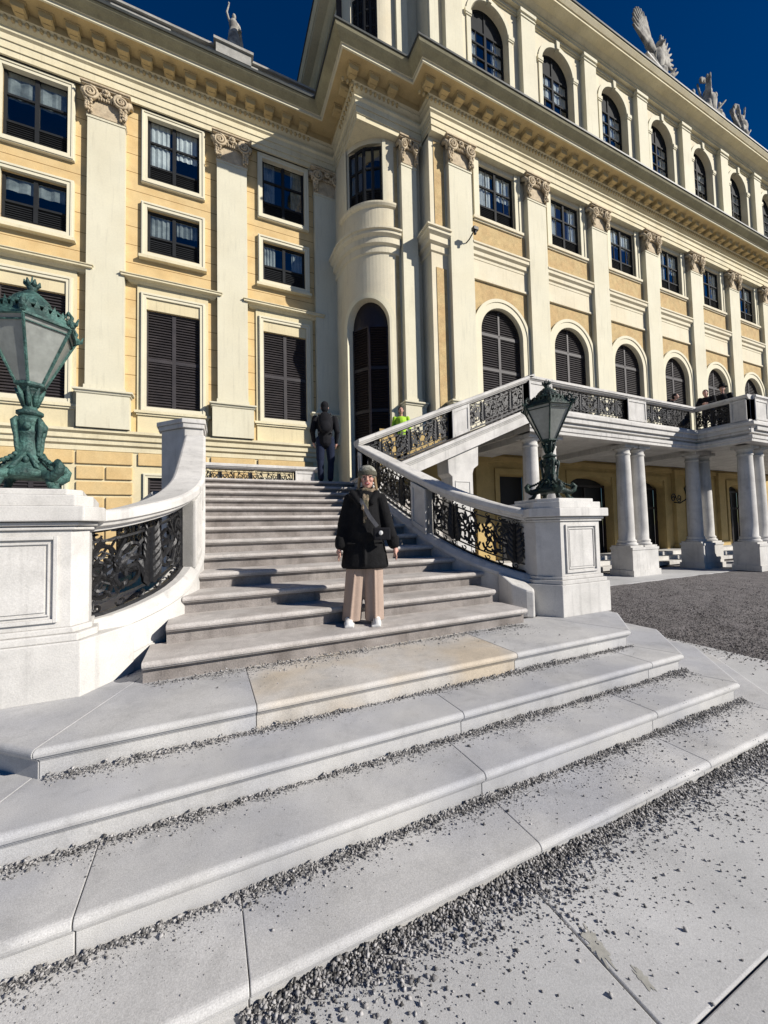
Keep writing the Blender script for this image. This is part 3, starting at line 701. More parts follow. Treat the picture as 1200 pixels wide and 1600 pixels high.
# fine gravel yard with slightly uneven surface, right of the paving
def sheet(mb, x0, x1, y0, y1, n, m, z, amp):
    base = len(mb.v); rn = random.Random(5)
    vs = [(x0+(x1-x0)*i/n, y0+(y1-y0)*j/m, z+amp*(rn.random()-.5)) for j in range(m+1) for i in range(n+1)]
    mb.add(vs, [(j*(n+1)+i, j*(n+1)+i+1, (j+1)*(n+1)+i+1, (j+1)*(n+1)+i) for j in range(m) for i in range(n)])
sheet(mb, 6.17, 60, -14, 7.1, 160, 70, GZ-.012, .02)
struct(obj('gravel_yard', mb, 'gravel'))
mb = MB(); mb.box(-30, -1.9, 3.4, 13.9, GZ-.05, GZ-.01); struct(obj('path', mb, 'pave'))
# paving slabs of the forecourt
mb = MB(); xs = [-9.97, -8.08, -6.19, -4.3, -2.4, -.50, 1.385, 3.28, 4.75, 6.15]; ys = [-6.7, -4.8, -2.95, -1.06, .83, 2.7, 4.5]
g = .004
for a, b in zip(xs, xs[1:]):
    for c, d in zip(ys, ys[1:]): mb.box(a+g, b-g, c+g, d-g, GZ-.12, GZ)
struct(obj('paving', mb, 'pave', bevel=.006))
mb = MB(); mb.box(xs[0], xs[-1], ys[0], ys[-1], GZ-.2, GZ-.016); struct(obj('paving_bed', mb, 'joint'))
M['stain'] = mat('damp_stain', (.43, .42, .375), .8, .15, 8, 60, .1)
def stain(cx, cy, rx, ry, ang, seed, z):
    rn = random.Random(seed); m = MB(); n = 44; P_ = []
    for k in range(n):
        a = 2*PI*k/n; q = rn.uniform(.55, 1.2); x, y = rx*q*math.cos(a), ry*q*math.sin(a); P_.append((cx+x*math.cos(ang)-y*math.sin(ang), cy+x*math.sin(ang)+y*math.cos(ang), z))
    m.add(P_, [tuple(range(n))]); struct(obj('damp_stain', m, 'stain'))
stain(1.42, 1.14, .085, .035, 1.45, 1, GZ+.0015); stain(1.47, .985, .045, .018, 1.5, 2, GZ+.0015)
mb = MB()
for i in range(12): mb.box(9.4+i*1.9, 9.4+(i+1)*1.9-.012, 7.1, 8.9, GZ-.1, GZ+.0)
struct(obj('portico_paving', mb, 'pave', bevel=.006))
# ================================================================ LOWER STEPS
steps = thing('entrance_steps', 'four wide grey stone steps with rounded edges and pebbles, in the foreground', 'steps', (1.55, 1.5, GZ))
TIERS = [('A', 2.57, 3.90, 4.55, 3.15, .579, .414), ('B', 2.20, 4.09, 4.80, 2.85, .414, .249), ('C', 1.84, 4.22, 5.08, 2.62, .249, .084), ('D', 1.49, 4.33, 5.45, 2.62, .084, GZ)]
JO = {'A': [.285, 2.40], 'B': [-2.2, 1.57, 3.61], 'C': [-.45, 1.45, 3.05], 'D': [-1.8, .135, 1.50, 3.0]}
def nosing(zt, zb, back):
    r = .026
    pr = [(-back, zt), (-r, zt)]+[(-r+r*math.sin(a), zt-r+r*math.cos(a)) for a in [PI/2*i/5 for i in range(1, 6)]]+[(-.004, zt-r-.016), (-.020, zt-r-.022), (-.022, zt-r-.033), (-.034, zt-r-.036), (-.036, zt-r-.046), (-.042, zt-r-.05)]
    return pr+[(-.042, zb-.004), (-back, zb-.004)]
for nm, Y, xc, xd, yd, zt, zb in TIERS:
    mx = 3.1-xc; md = 3.1-xd
    path = [(md, 6.0), (md, yd), (mx, Y), (xc, Y), (xd, yd), (xd, 6.0)]
    core = MB(); ins = .36
    # flat core below the slabs
    core.prism([(md+.1, 6.0), (md+.1, yd+.05), (mx+.05, Y+.1), (xc-.05, Y+.1), (xd-.1, yd+.05), (xd-.1, 6.0)], zb-.02, zt-.012)
    prof = nosing(zt, zb, .9)
    sl = MB(); sw = MB(); cuts = [mx]+[c for c in JO[nm] if mx < c < xc]+[xc]
    sl.smooth = False
    if nm != 'A': prof = nosing(zt, zb, .62)
    bk = -prof[0][0]
    for i in range(len(cuts)-1):
        a, b = cuts[i]+.002, cuts[i+1]-.002
        t = sw if (nm == 'A' and i == 1) else sl
        d0 = bk*((xd-xc)**2+(yd-Y)**2)**.5
        n0 = len(t.v)
        t.sweep(prof, [(a, Y), (b, Y)], closed_prof=True)
        if i == 0:
            for q in range(n0, n0+len(prof)):
                x, y, z = t.v[q]; t.v[q] = (mx+(y-Y)*.39+.002, y, z)
        if i == len(cuts)-2:
            for q in range(n0+len(prof), n0+2*len(prof)):
                x, y, z = t.v[q]; t.v[q] = (xc-(y-Y)*.39-.002, y, z)
    for sgn in (1, -1):
        c0, c1, c2 = (xc, Y), (xd, yd), (xd, 6.0)
        pth = [(x if sgn > 0 else 3.1-x, y) for x, y in (c0, c1, c2)]
        if sgn < 0: pth = pth[::-1]
        n0 = len(sl.v); sl.sweep(prof, pth, closed_prof=True)
        m = len(prof); rng = range(n0, n0+m) if sgn > 0 else range(n0+2*m, n0+3*m)
        for q, (p, z) in zip(rng, prof):
            X = xc+p*.39+.002; Yq = Y-p; sl.v[q] = (X if sgn > 0 else 3.1-X, Yq, z)
    if nm == 'A':
        left = MB(); right = MB()
        for f in sl.f:
            t = left if sum(sl.v[q][0] for q in f)/len(f) < 1 else right
            t.add([sl.v[q] for q in f], [tuple(range(len(f)))])
        def weld(m):
            key = {}; vs = []; mp = []
            for v in m.v:
                k = tuple(round(c, 5) for c in v)
                if k not in key: key[k] = len(vs); vs.append(v)
                mp.append(key[k])
            o = MB(); o.v = vs; o.f = [tuple(mp[q] for q in f) for f in m.f]; o.mi = list(m.mi); o.sm = list(m.sm); return o
        core_o = obj('step', core, 'slab', steps); st = core_o
        obj('slab', weld(left), 'slab', st, bevel=.004); obj('slab', weld(right), 'slab', st, bevel=.004)
    else:
        st = obj('step', sl, 'slab', steps, bevel=.004)
        obj('core', core, 'slab', st)
    if nm == 'A': obj('sandy_slab', sw, 'slabw', st, bevel=.004)['label'] = 'sand-coloured slab'
mb = MB(); mb.box(-.9, 4.0, 2.9, 5.9, .35, .570); obj('platform', mb, 'slab', steps)

# ================================================================ GARDEN STAIRCASE (first flight, landing, second flight)
stair = thing('garden_staircase', 'worn stone staircase rising past a landing and turning right up to the terrace', 'staircase', (1.5, 3.3, .579))
def nos_y(y): return 2.724+.398*(y-8.19)
inL = [(-.80, 3.52), (-.62, 3.60), (-.40, 3.74), (-.22, 3.95), (-.10, 4.20), (-.02, 4.55), (0, 4.95), (0, 8.3)]
inR = [(3.84, 3.46), (3.60, 3.58), (3.40, 3.78), (3.22, 4.05), (3.10, 4.40), (3.02, 4.80), (3.0, 5.2), (3.0, 8.3)]
def xat(lst, y):
    for (a, b), (c, d) in zip(lst, lst[1:]):
        if b <= y <= d: return a+(c-a)*(y-b)/(d-b)
    return lst[0][0] if y < lst[0][1] else lst[-1][0]
ys_ = [3.27, 3.66]+[3.21+.415*i for i in range(2, 13)]
for i in range(13):
    z = .744+.165*i; y = ys_[i]; yb = ys_[i+1]+.12 if i < 12 else y+.6
    if i == 0: xl, xr = -.42, 3.22
    elif i == 1: xl, xr = -.30, 3.12
    else: xl, xr = xat(inL, y+.25)-.12, xat(inR, y+.25)+.12
    pr = nosing(z, z-.165, yb-y)
    pr = [(a-(.022 if (a < -.03 and a > -.1) else 0), b) for a, b in pr]
    mb = MB(); mb.sweep(pr, [(xl, y), (xr, y)], closed_prof=True)
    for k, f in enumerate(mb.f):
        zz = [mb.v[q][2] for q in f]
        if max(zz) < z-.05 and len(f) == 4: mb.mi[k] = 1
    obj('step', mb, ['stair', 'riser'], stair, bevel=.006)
mb = MB(); mb.box(-.2, 3.3, 3.6, 8.3, .3, .62)
mb.prism([(-.15, 3.9), (3.2, 3.9), (3.2, 8.2), (-.15, 8.2)], .3, lambda x, y: nos_y(y)-.30)
mb.box(-.42, 3.25, 8.5, 12.35, -.05, 2.716); mb.box(-.42, 3.25, 8.14, 8.5, -.05, 2.55)
mb.box(3.25, 6.8, 9.9, 11.95, -.05, 2.70); mb.box(3.25, 5.3, 11.9, 13.0, -.05, 2.70)
obj('landing', mb, 'stair', stair)
mb = MB()
for i in range(9):
    for j in range(4):
        mb.box(-.40+.45*i+.003, -.40+.45*(i+1)-.003, 8.55+.95*j+.003, 8.55+.95*(j+1)-.003, 2.70, 2.726)
obj('landing_slab', mb, 'stair', stair)
# outer walls under the left balustrade
mb = MB(); mb.box(-.46, -.30, 4.9, 8.6, -.05, 1.2); mb.prism([(-.34, 4.7), (-.02, 4.7), (-.02, 8.2), (-.34, 8.2)], -.05, lambda x, y: nos_y(y)-.25)
mb.prism([(2.98, 4.9), (3.32, 4.9), (3.32, 8.2), (2.98, 8.2)], -.05, lambda x, y: nos_y(y)-.25)
obj('side_wall', mb, 'stone', stair)
# second flight
def nos_x(x): return 2.724+.425*(x-3.05)
for i in range(14):
    x0 = 3.40+(8.05-3.40)*i/13; z = 2.724+.152*(i+1)
    if i == 13: z = 4.85
    mb = MB(); mb.box(x0, x0+.40, 8.0, 11.0, z-.15, z-.035); mb.box(x0-.03, x0+.40, 8.0, 11.0, z-.035, z)
    obj('step', mb, 'stair', stair, bevel=.008)
mb = MB()
P2 = [(x, 7.86) for x in (3.0, 8.15)]
def strf(mb, x0, x1, y0, y1, dz0, dz1, x0b=None):
    mb.add([(x0, y0, nos_x(x0)+dz0), (x1, y0, nos_x(x1)+dz0), (x1, y0, nos_x(x1)+dz1), (x0, y0, nos_x(x0)+dz1), (x0, y1, nos_x(x0)+dz0), (x1, y1, nos_x(x1)+dz0), (x1, y1, nos_x(x1)+dz1), (x0, y1, nos_x(x0)+dz1)],
           [(0, 1, 2, 3), (7, 6, 5, 4), (0, 4, 5, 1), (3, 2, 6, 7), (1, 5, 6, 2), (0, 3, 7, 4)])
strf(mb, 3.0, 8.2, 7.76, 8.06, -.10, .02); strf(mb, 3.0, 8.2, 7.72, 8.06, -.06, -.02); strf(mb, 3.0, 8.2, 7.80, 8.06, -.38, -.10); strf(mb, 3.0, 8.2, 7.77, 8.06, -.14, -.11)
strf(mb, 3.0, 8.1, 8.06, 11.0, -.36, -.16)
obj('stringer', mb, 'stone', stair, bevel=.006)
mb = MB()
mb.vprism([(5.50, -.03), (6.12, -.03), (6.12, 3.0), (6.16, 3.12), (6.30, 3.22), (6.32, nos_x(6.32)-.37), (5.38, nos_x(5.38)-.37), (5.40, 2.98), (5.50, 2.90)], 7.9, 8.4)
frame(mb, 5.58, 6.04, .9, 2.8, .03, 7.885, 7.905); mb.box(5.42, 6.20, 7.84, 8.45, -.03, .55)
obj('support_pier', mb, 'stone', stair, bevel=.01)

# ================================================================ BALUSTRADES
def resample(pts, step=.06):
    P = [Vector(p) for p in pts]; out = [P[0]]; acc = 0
    L_ = [0]
    for a, b in zip(P, P[1:]): L_.append(L_[-1]+(b-a).length)
    n = max(2, int(L_[-1]/step)); res = []
    for i in range(n+1):
        s = L_[-1]*i/n
        for k in range(len(P)-1):
            if L_[k] <= s <= L_[k+1]+1e-9: t = (s-L_[k])/max(1e-9, L_[k+1]-L_[k]); res.append(P[k]+(P[k+1]-P[k])*t); break
    return res
def smooth_path(pts, it=3):
    P = [Vector(p) for p in pts]
    for _ in range(it):
        Q = [P[0]]
        for a, b in zip(P, P[1:]): Q += [a*.75+b*.25, a*.25+b*.75]
        Q.append(P[-1]); P = Q
    return P
class Path:
    def __init__(s, pts, zf, sm=True):
        s.P = resample(smooth_path(pts) if sm else pts, .04); s.zf = zf
        s.L = [0]
        for a, b in zip(s.P, s.P[1:]): s.L.append(s.L[-1]+(b-a).length)
        s.len = s.L[-1]
    def at(s, d):
        d = max(0, min(s.len-1e-6, d)); k = min(len(s.P)-2, int(d/s.len*(len(s.P)-1)))
        while k > 0 and s.L[k] > d: k -= 1
        while k < len(s.P)-2 and s.L[k+1] < d: k += 1
        t = (d-s.L[k])/(s.L[k+1]-s.L[k]); p = s.P[k]+(s.P[k+1]-s.P[k])*t; tg = (s.P[k+1]-s.P[k]).normalized()
        return p, Vector((tg.y, -tg.x))
def rail(mb, path, d0, d1, prof, step=.08):
    """prof: closed list (offset right, dz)"""
    n = max(1, int((d1-d0)/step)); m = len(prof); vs = []
    for i in range(n+1):
        p, q = path.at(d0+(d1-d0)*i/n); z = path.zf(p.x, p.y)
        for o, dz in prof: vs.append((p.x+q.x*o, p.y+q.y*o, z+dz))
    fs = [(i*m+k, i*m+(k+1) % m, (i+1)*m+(k+1) % m, (i+1)*m+k) for i in range(n) for k in range(m)]
    fs += [tuple(range(m)), tuple(range(n*m, (n+1)*m))[::-1]]
    mb.add(vs, fs)
COP = [(-.165, .80), (-.165, .86), (-.15, .875), (-.13, .885), (.13, .885), (.15, .875), (.165, .86), (.165, .80), (.14, .79), (.13, .765), (.09, .755), (.08, .73), (-.08, .73), (-.09, .755), (-.13, .765), (-.14, .79)]
CURB = [(-.15, -.28), (-.15, -.05), (-.16, -.04), (-.16, .0), (-.11, .05), (-.09, .065), (.09, .065), (.11, .05), (.16, .0), (.16, -.04), (.15, -.05), (.15, -.28)]
def scale_prof(p, k): return [(a*k, b) for a, b in p]
def spiral2(cx, cy, r, turns, sgn, a0, n=18):
    return [(cx+r*(1-.80*t)*math.cos(a0+sgn*2*PI*turns*t), cy+r*(1-.80*t)*math.sin(a0+sgn*2*PI*turns*t)) for t in [i/n for i in range(n+1)]]
def iron_pattern(W, H, seed=0, dense=True, bold=False):
    """list of (points2d, radius) and leaves in a W x H field"""
    L = []; leaves = []; rn = random.Random(seed)
    L.append(([(0, .0), (W, 0)], .014)); L.append(([(0, H), (W, H)], .012)); L.append(([(.012, 0), (.012, H)], .014)); L.append(([(W-.012, 0), (W-.012, H)], .014))
    L.append(([(0, .10), (W, .10)], .008)); L.append(([(0, H-.085), (W, H-.085)], .008))
    k = max(2, int(W/.16))
    for i in range(k):
        x = W*(i+.5)/k; L.append((spiral2(x, .052, .042, .9, 1, PI, 10), .006)); L.append((spiral2(x, H-.042, .034, .9, -1, 0, 10), .006))
    nc = max(1, int(round(W/.85))); cw = W/nc
    y0, y1 = .10, H-.085; h = y1-y0
    for c in range(nc):
        X = c*cw; xm = X+cw/2
        # central acanthus stem
        L.append(([(xm, y0), (xm-.012, y0+h*.4), (xm, y1)], .020 if bold else .015))
        for j in range(7):
            t = (j+.3)/7; y = y0+h*t
            for s in (-1, 1): leaves.append((xm, y, s, .15*(1-.45*t)*(1.25 if bold else 1), .04+.05*(1-t), rn.uniform(.7, 1.1)))
        # big S scrolls either side of the stem
        for s in (-1, 1):
            a = PI/2 if s > 0 else PI/2
            r = min(.17, cw*.16)
            L.append((spiral2(xm+s*r*1.05, y1-r*.95, r*.85, 1.5, s, PI if s > 0 else 0), .010))
            L.append((spiral2(xm+s*r*1.15, y0+r*.95, r*.9, 1.6, -s, PI if s > 0 else 0), .011))
            L.append((spiral2(xm+s*r*1.0, y0+h*.52, r*.55, 1.3, s, PI if s > 0 else 0), .009))
            L.append(([(xm, y0+.02), (xm+s*.05, y0+h*.28), (xm+s*r*1.5, y0+h*.40), (xm+s*r*1.9, y0+h*.62), (xm+s*r*1.4, y1-.02)], .010))
            L.append(([(xm+s*.02, y1-.03), (xm+s*r*1.2, y0+h*.62), (xm+s*r*2.0, y0+h*.34), (xm+s*r*1.7, y0+.02)], .009))
            leaves.append((xm+s*r*1.6, y0+h*.42, s, .09, .035, .9)); leaves.append((xm+s*r*1.5, y0+h*.72, -s, .08, .03, .8)); leaves.append((xm+s*r*1.2, y0+h*.2, s, .09, .03, -.4))
        # facing C scrolls where two fields meet
        for s, xe in ((1, X+.012), (-1, X+cw-.012)):
            for q, (yy, rr, tt) in enumerate(((y0+h*.24, .10, 1.5), (y0+h*.52, .075, 1.4), (y0+h*.78, .10, 1.5))):
                L.append((spiral2(xe+s*rr*1.05, yy, rr, tt, s if q != 1 else -s, PI if s > 0 else 0, 16), .010))
                leaves.append((xe+s*rr*.6, yy+rr*.6, s, .08, .028, .8)); leaves.append((xe+s*rr*1.2, yy-rr*.5, s, .07, .026, -.6))
            L.append(([(xe+s*.02, y0), (xe+s*.10, y0+h*.33), (xe+s*.03, y0+h*.66), (xe+s*.13, y1)], .008))
        # quatrefoil net at the flanks
        for s in (-1, 1):
            a = X+.02 if s < 0 else xm+.30; b = xm-.30 if s < 0 else X+cw-.02
            if b-a < .12: continue
            nx = max(1, int((b-a)/.095)); ny = max(3, int(h/.095)); dx = (b-a)/nx; dy = h/ny
            for i in range(nx+1):
                pts = [(a+i*dx+(.030 if (j+i) % 2 else -.030), y0+j*dy/2) for j in range(2*ny+1)]
                pts = [(a+i*dx+.034*math.sin(PI*(j/2+i)), y0+dy*j/2) for j in range(2*ny+1)]
                L.append((pts, .0065))
            for j in range(ny+1):
                pts = [(a+dx*i/2, y0+j*dy+.034*math.cos(PI*(i/2+j))*(1 if 0 < j < ny else .3)) for i in range(2*nx+1)]
                L.append((pts, .0065))
            for i in range(nx):
                for j in range(ny):
                    if (i+j) % 2 == 0: leaves.append((a+(i+.5)*dx, y0+(j+.5)*dy, 0, .026, .022, 0))
    return L, leaves
def panel(name, path, d0, d1, H, parent, seed=0, bold=False, z0=.075, off=0, th=1.5):
    W = d1-d0; L, leaves = iron_pattern(W, H, seed, bold=bold); mb = MB()
    def m(u, v, o=0):
        p, q = path.at(d0+u); return (p.x+q.x*(o+off), p.y+q.y*(o+off), path.zf(p.x, p.y)+z0+v)
    for pts, r in L:
        if len(pts) == 2:
            n = max(1, int(math.dist(*pts)/.12)); pts = [(pts[0][0]+(pts[1][0]-pts[0][0])*i/n, pts[0][1]+(pts[1][1]-pts[0][1])*i/n) for i in range(n+1)]
        pts = [(min(W, max(0, x)), min(H, max(0, y))) for x, y in pts]
        mb.tube([m(*p) for p in pts], r*th, 4, cap=False)
    for x, y, s, ln, wd, an in leaves:
        if s == 0:
            vs = [m(x-ln, y), m(x, y-wd), m(x+ln, y), m(x, y+wd), m(x, y, .018), m(x, y, -.018)]
            mb.add(vs, [(0, 1, 4), (1, 2, 4), (2, 3, 4), (3, 0, 4), (1, 0, 5), (2, 1, 5), (3, 2, 5), (0, 3, 5)])
        else:
            n = 5; pts = []; up = []; dn = []
            for i in range(n+1):
                t = i/n; cx = x+s*ln*t*math.cos(an*t); cy = y+ln*t*math.sin(an*(.4+t)); w_ = wd*math.sin(PI*min(1, t*.92+.08))**.8*(.75+.25*(i % 2))
                cx = min(W-.01, max(.01, cx)); cy = min(H-.01, max(.01, cy))
                up.append((cx, cy+w_)); dn.append((cx, cy-w_)); pts.append((cx, cy))
            vs = [m(*p, .022*math.sin(PI*i/n)) for i, p in enumerate(up)]+[m(*p, .03*math.sin(PI*i/n)+.006) for i, p in enumerate(pts)]+[m(*p, .022*math.sin(PI*i/n)) for i, p in enumerate(dn)]+[m(*p, -.008) for p in up]+[m(*p, -.008) for p in dn]
            k = n+1; fs = []
            for i in range(n):
                fs += [(i, i+1, k+i+1, k+i), (k+i, k+i+1, 2*k+i+1, 2*k+i), (3*k+i, 4*k+i, 4*k+i+1, 3*k+i+1)]
            mb.add(vs, fs)
    return obj(name, mb, 'iron', parent, normals=False)
def pier(mb, path, d, w_, t=.14, H=.74, z0=.05):
    """panelled stone pier standing on the curb, sheared to the slope"""
    def bx(a, b, o, z0, z1):
        vs = []
        for dd in (a, b):
            p, q = path.at(dd); z = path.zf(p.x, p.y)
            vs += [(p.x+q.x*o, p.y+q.y*o, z+z0), (p.x-q.x*o, p.y-q.y*o, z+z0), (p.x-q.x*o, p.y-q.y*o, z+z1), (p.x+q.x*o, p.y+q.y*o, z+z1)]
        mb.add(vs, [(0, 1, 2, 3), (7, 6, 5, 4), (0, 4, 5, 1), (1, 5, 6, 2), (2, 6, 7, 3), (3, 7, 4, 0)])
    bx(d-w_/2, d+w_/2, t*.86, z0, H); f = .06
    bx(d-w_/2, d-w_/2+f, t, z0, H); bx(d+w_/2-f, d+w_/2, t, z0, H); bx(d-w_/2+f, d+w_/2-f, t, z0, z0+f+.02); bx(d-w_/2+f, d+w_/2-f, t, H-f-.02, H)
def balustrade(name, label, pts, zf, panels, piers, parent_loc, sm=True, curb=True, bold=False, th=1.5, wide=1, group='balustrades of the staircase', coph=0, d_end=None):
    b = thing(name, label, 'balustrade', parent_loc, 0, group); path = Path(pts, zf, sm); e = d_end or path.len
    mb = MB(); rail(mb, path, 0, e, scale_prof(COP, wide)); obj('coping', mb, 'stone', b, bevel=.004)
    if curb: mb = MB(); rail(mb, path, 0, e, CURB); obj('curb', mb, 'stone', b, bevel=.004)
    for i, (a, c) in enumerate(panels): panel('iron_panel', path, a, c, .655, b, i*3+1, bold, th=th)
    for d, w_ in piers:
        mb = MB(); pier(mb, path, d, w_); obj('pier', mb, 'stone', b, bevel=.006)
    return b, path
zfl = lambda x, y: nos_y(y)+.02
# left: from the lamp pedestal up to the newel
ptsL = [(-.86, 3.68), (-.70, 3.74), (-.50, 3.90), (-.34, 4.10), (-.24, 4.36), (-.18, 4.70), (-.165, 5.0), (-.165, 7.65)]
bl, pL = balustrade('stair_balustrade', 'curved stone and black iron balustrade sweeping up from the left lamp pedestal', ptsL, zfl, [], [], (-.3, 3.7, .579))
Ltot = pL.len
panel('iron_panel', pL, .0, 1.04, .655, bl, 2, True, th=1.7)
mbp = MB(); pier(mbp, pL, 1.22, .36); obj('pier', mbp, 'stone', bl, bevel=.006)
panel('iron_panel', pL, 1.42, 2.75, .655, bl, 5); mbp = MB(); pier(mbp, pL, 2.95, .36); obj('pier', mbp, 'stone', bl, bevel=.006); panel('iron_panel', pL, 3.15, Ltot-.03, .655, bl, 6)
mb = MB(); rail(mb, pL, 0, 2.1, [(-.14, -1.0), (-.14, -.25), (.14, -.25), (.14, -1.0)]); obj('base_wall', mb, 'stone', bl)
# right: from the lamp pedestal up to the landing newel
ptsR = [(3.15, 7.86), (3.15, 5.3), (3.18, 4.8), (3.30, 4.35), (3.50, 4.0), (3.72, 3.76), (3.92, 3.66)]
br, pR = balustrade('stair_balustrade', 'shaded stone and iron balustrade descending from the landing to the right lamp pedestal', ptsR, zfl, [(.22, 2.33), (2.80, 4.55)], [(.10, .2), (2.56, .42)], (3.2, 3.7, .579), bold=True)
mb = MB(); rail(mb, pR, 0, pR.len-.45, [(-.14, -1.0), (-.14, -.25), (.14, -.25), (.14, -1.0)])
# scrolled foot of the curb
obj('base_wall', mb, 'stone', br)
mb = MB(); p, q = pR.at(pR.len-.45); mb.prism([(3.32, 3.62), (3.41, 3.47), (3.48, 3.42), (3.54, 3.48), (3.57, 3.66), (3.5, 3.9), (3.36, 3.9)], .58, lambda x, y: zfl(x, y)+.04)
obj('curb_scroll', mb, 'stone', br, bevel=.02)
# second flight
zfx = lambda x, y: nos_x(x)+.02
pts2 = [(3.0, 7.90), (8.2, 7.90)]
b2, p2 = balustrade('stair_balustrade', 'sunlit stone and iron balustrade climbing right from the landing to the terrace', pts2, zfx, [(.20, 2.42), (3.02, 4.90)], [(2.72, .52)], (5.6, 7.9, 3.6), sm=False, curb=False, th=2.0)
# back of the landing
zfb = lambda x, y: 2.77
b3, p3 = balustrade('landing_balustrade', 'low sunlit iron balustrade at the back of the landing, in front of the yellow wing', [(-.25, 12.15), (3.25, 12.15)], zfb, [(.2, 2.72)], [(3.08, .6), (.08, .2)], (1.3, 12.15, 2.72), sm=False)
# left newel
nw = thing('newel_post', 'tall dark-sided stone newel at the top of the left balustrade, in front of the wing', 'newel', (-.3, 7.9, 1.5))
mb = MB(); mb.prism([(-.335, 7.62), (-.04, 7.62), (-.02, 8.2), (-.72, 8.18), (-.73, 8.06)], -.03, 3.52)
mb.prism([(-.36, 7.58), (-.02, 7.58), (.01, 8.25), (-.78, 8.25), (-.78, 8.06)], 3.52, 3.60); mb.prism([(-.375, 7.56), (.0, 7.56), (.03, 8.28), (-.81, 8.28), (-.81, 8.05)], 3.60, 3.68)
obj('post', mb, 'stone', nw, bevel=.01)
b4, p4 = balustrade('rear_balustrade', 'small dark iron balustrade falling away behind the left newel post', [(-.75, 8.2), (-1.75, 9.9)], lambda x, y: 1.55+.55*(x+.75), [(.05, 1.9)], [], (-1.2, 9, 1.5), sm=False)

# ================================================================ TERRACE WITH COLUMNS
ter = thing('column_terrace', 'stone terrace on paired columns in front of the central block', 'terrace', (12, 7.8, 0))
TE = [(8.02, 11.0), (8.02, 7.82), (15.98, 7.82), (15.98, 6.28), (30, 6.28), (30, 11.0)]
mb = MB(); mb.prism(TE, 4.50, 4.845)
PT = [(-.3, 4.22), (.0, 4.22), (.0, 4.30), (.03, 4.32), (.03, 4.42), (-.08, 4.45), (-.08, 4.62), (.02, 4.66), (.06, 4.72), (.12, 4.74), (.12, 4.83), (.08, 4.86), (-.3, 4.86)]
mb.sweep(PT, TE, (1, 4), closed_prof=True)
obj('floor_slab', mb, 'stone', ter, bevel=.005)
mb = MB(); mb.prism([(5.2, 8.05), (15.9, 8.05), (15.9, 6.6), (30, 6.6), (30, 11.05), (5.2, 11.05)] if False else [(8.2, 8.02), (16.2, 8.02), (16.2, 6.5), (30, 6.5), (30, 11.05), (8.2, 11.05)], 4.30, 4.48)
obj('ceiling', mb, 'stone', ter)
for x in (8.83, 12.85, 16.77): obj('beam', MB().box(x-.5, x+.5, 8.0, 11.05, 4.12, 4.32), 'stone', ter)
def column():
    m = MB(); m.smooth = True; r = .235
    pr = [(r*1.28, .93), (r*1.32, .96), (r*1.30, 1.0), (r*1.15, 1.02), (r*1.12, 1.05), (r*1.18, 1.07), (r*1.16, 1.10), (r, 1.14)]
    pr += [(r*(1-.14*t**1.6), 1.14+2.72*t) for t in [i/8 for i in range(1, 9)]]
    pr += [(r*.86, 3.88), (r*.95, 3.90), (r*.95, 3.94), (r*.86, 3.96), (r*.86, 4.04), (r*1.02, 4.08), (r*1.14, 4.12)]
    m.lathe(pr, n=28); m.smooth = False; m.box(-r*1.2, r*1.2, -r*1.2, r*1.2, 4.12, 4.225); m.box(-r*1.36, r*1.36, -r*1.36, r*1.36, .88, .935); return m
mcol = mesh('column', column(), 'stone')
mpl = mesh('column_plinth', (lambda m: m.box(-.66, .66, -.36, .36, GZ, .80).box(-.70, .70, -.40, .40, GZ, .16).box(-.68, .68, -.38, .38, .80, .88))(MB()), 'stone')
for x, y in ((8.80, 8.25), (12.88, 8.25), (16.82, 8.25), (17.25, 6.86), (20.9, 6.86), (24.6, 6.86)):
    pl = inst('plinth', mpl, ter, (x, y, 0))
    for dx in (-.36, .36): inst('column', mcol, ter, (x+dx, y, 0))
mb = MB()
for i, y in enumerate((9.35, 9.72, 10.09)): mb.box(6.6, 30, y, 11.1, GZ if i == 0 else GZ+.15*i-.02, GZ+.15*(i+1)-.0)
obj('porch_steps', mb, 'stone', ter, bevel=.01)
zt = lambda x, y: 4.87
b5, p5 = balustrade('terrace_balustrade', 'stone and iron balustrade along the terrace edge with pale panelled posts', [(8.0, 7.90), (15.98, 7.90)], zt, [(.95, 4.15), (5.12, 7.75)], [(.44, .86), (4.62, .92)], (12, 7.9, 4.85), sm=False, th=2.1)
b6, p6 = balustrade('terrace_balustrade', 'short shaded balustrade stepping forward on the projecting part of the terrace', [(16.06, 7.95), (16.06, 6.30)], zt, [(.12, 1.15)], [(1.38, .44)], (16.06, 7.1, 4.85), sm=False, th=2.1)
b7, p7 = balustrade('terrace_balustrade', 'sunlit front balustrade of the projecting terrace at the right edge', [(16.2, 6.36), (29.9, 6.36)], zt, [(1.0, 4.2), (5.1, 8.4)], [(.4, .8), (4.65, .8)], (20, 6.36, 4.85), sm=False, th=2.1)

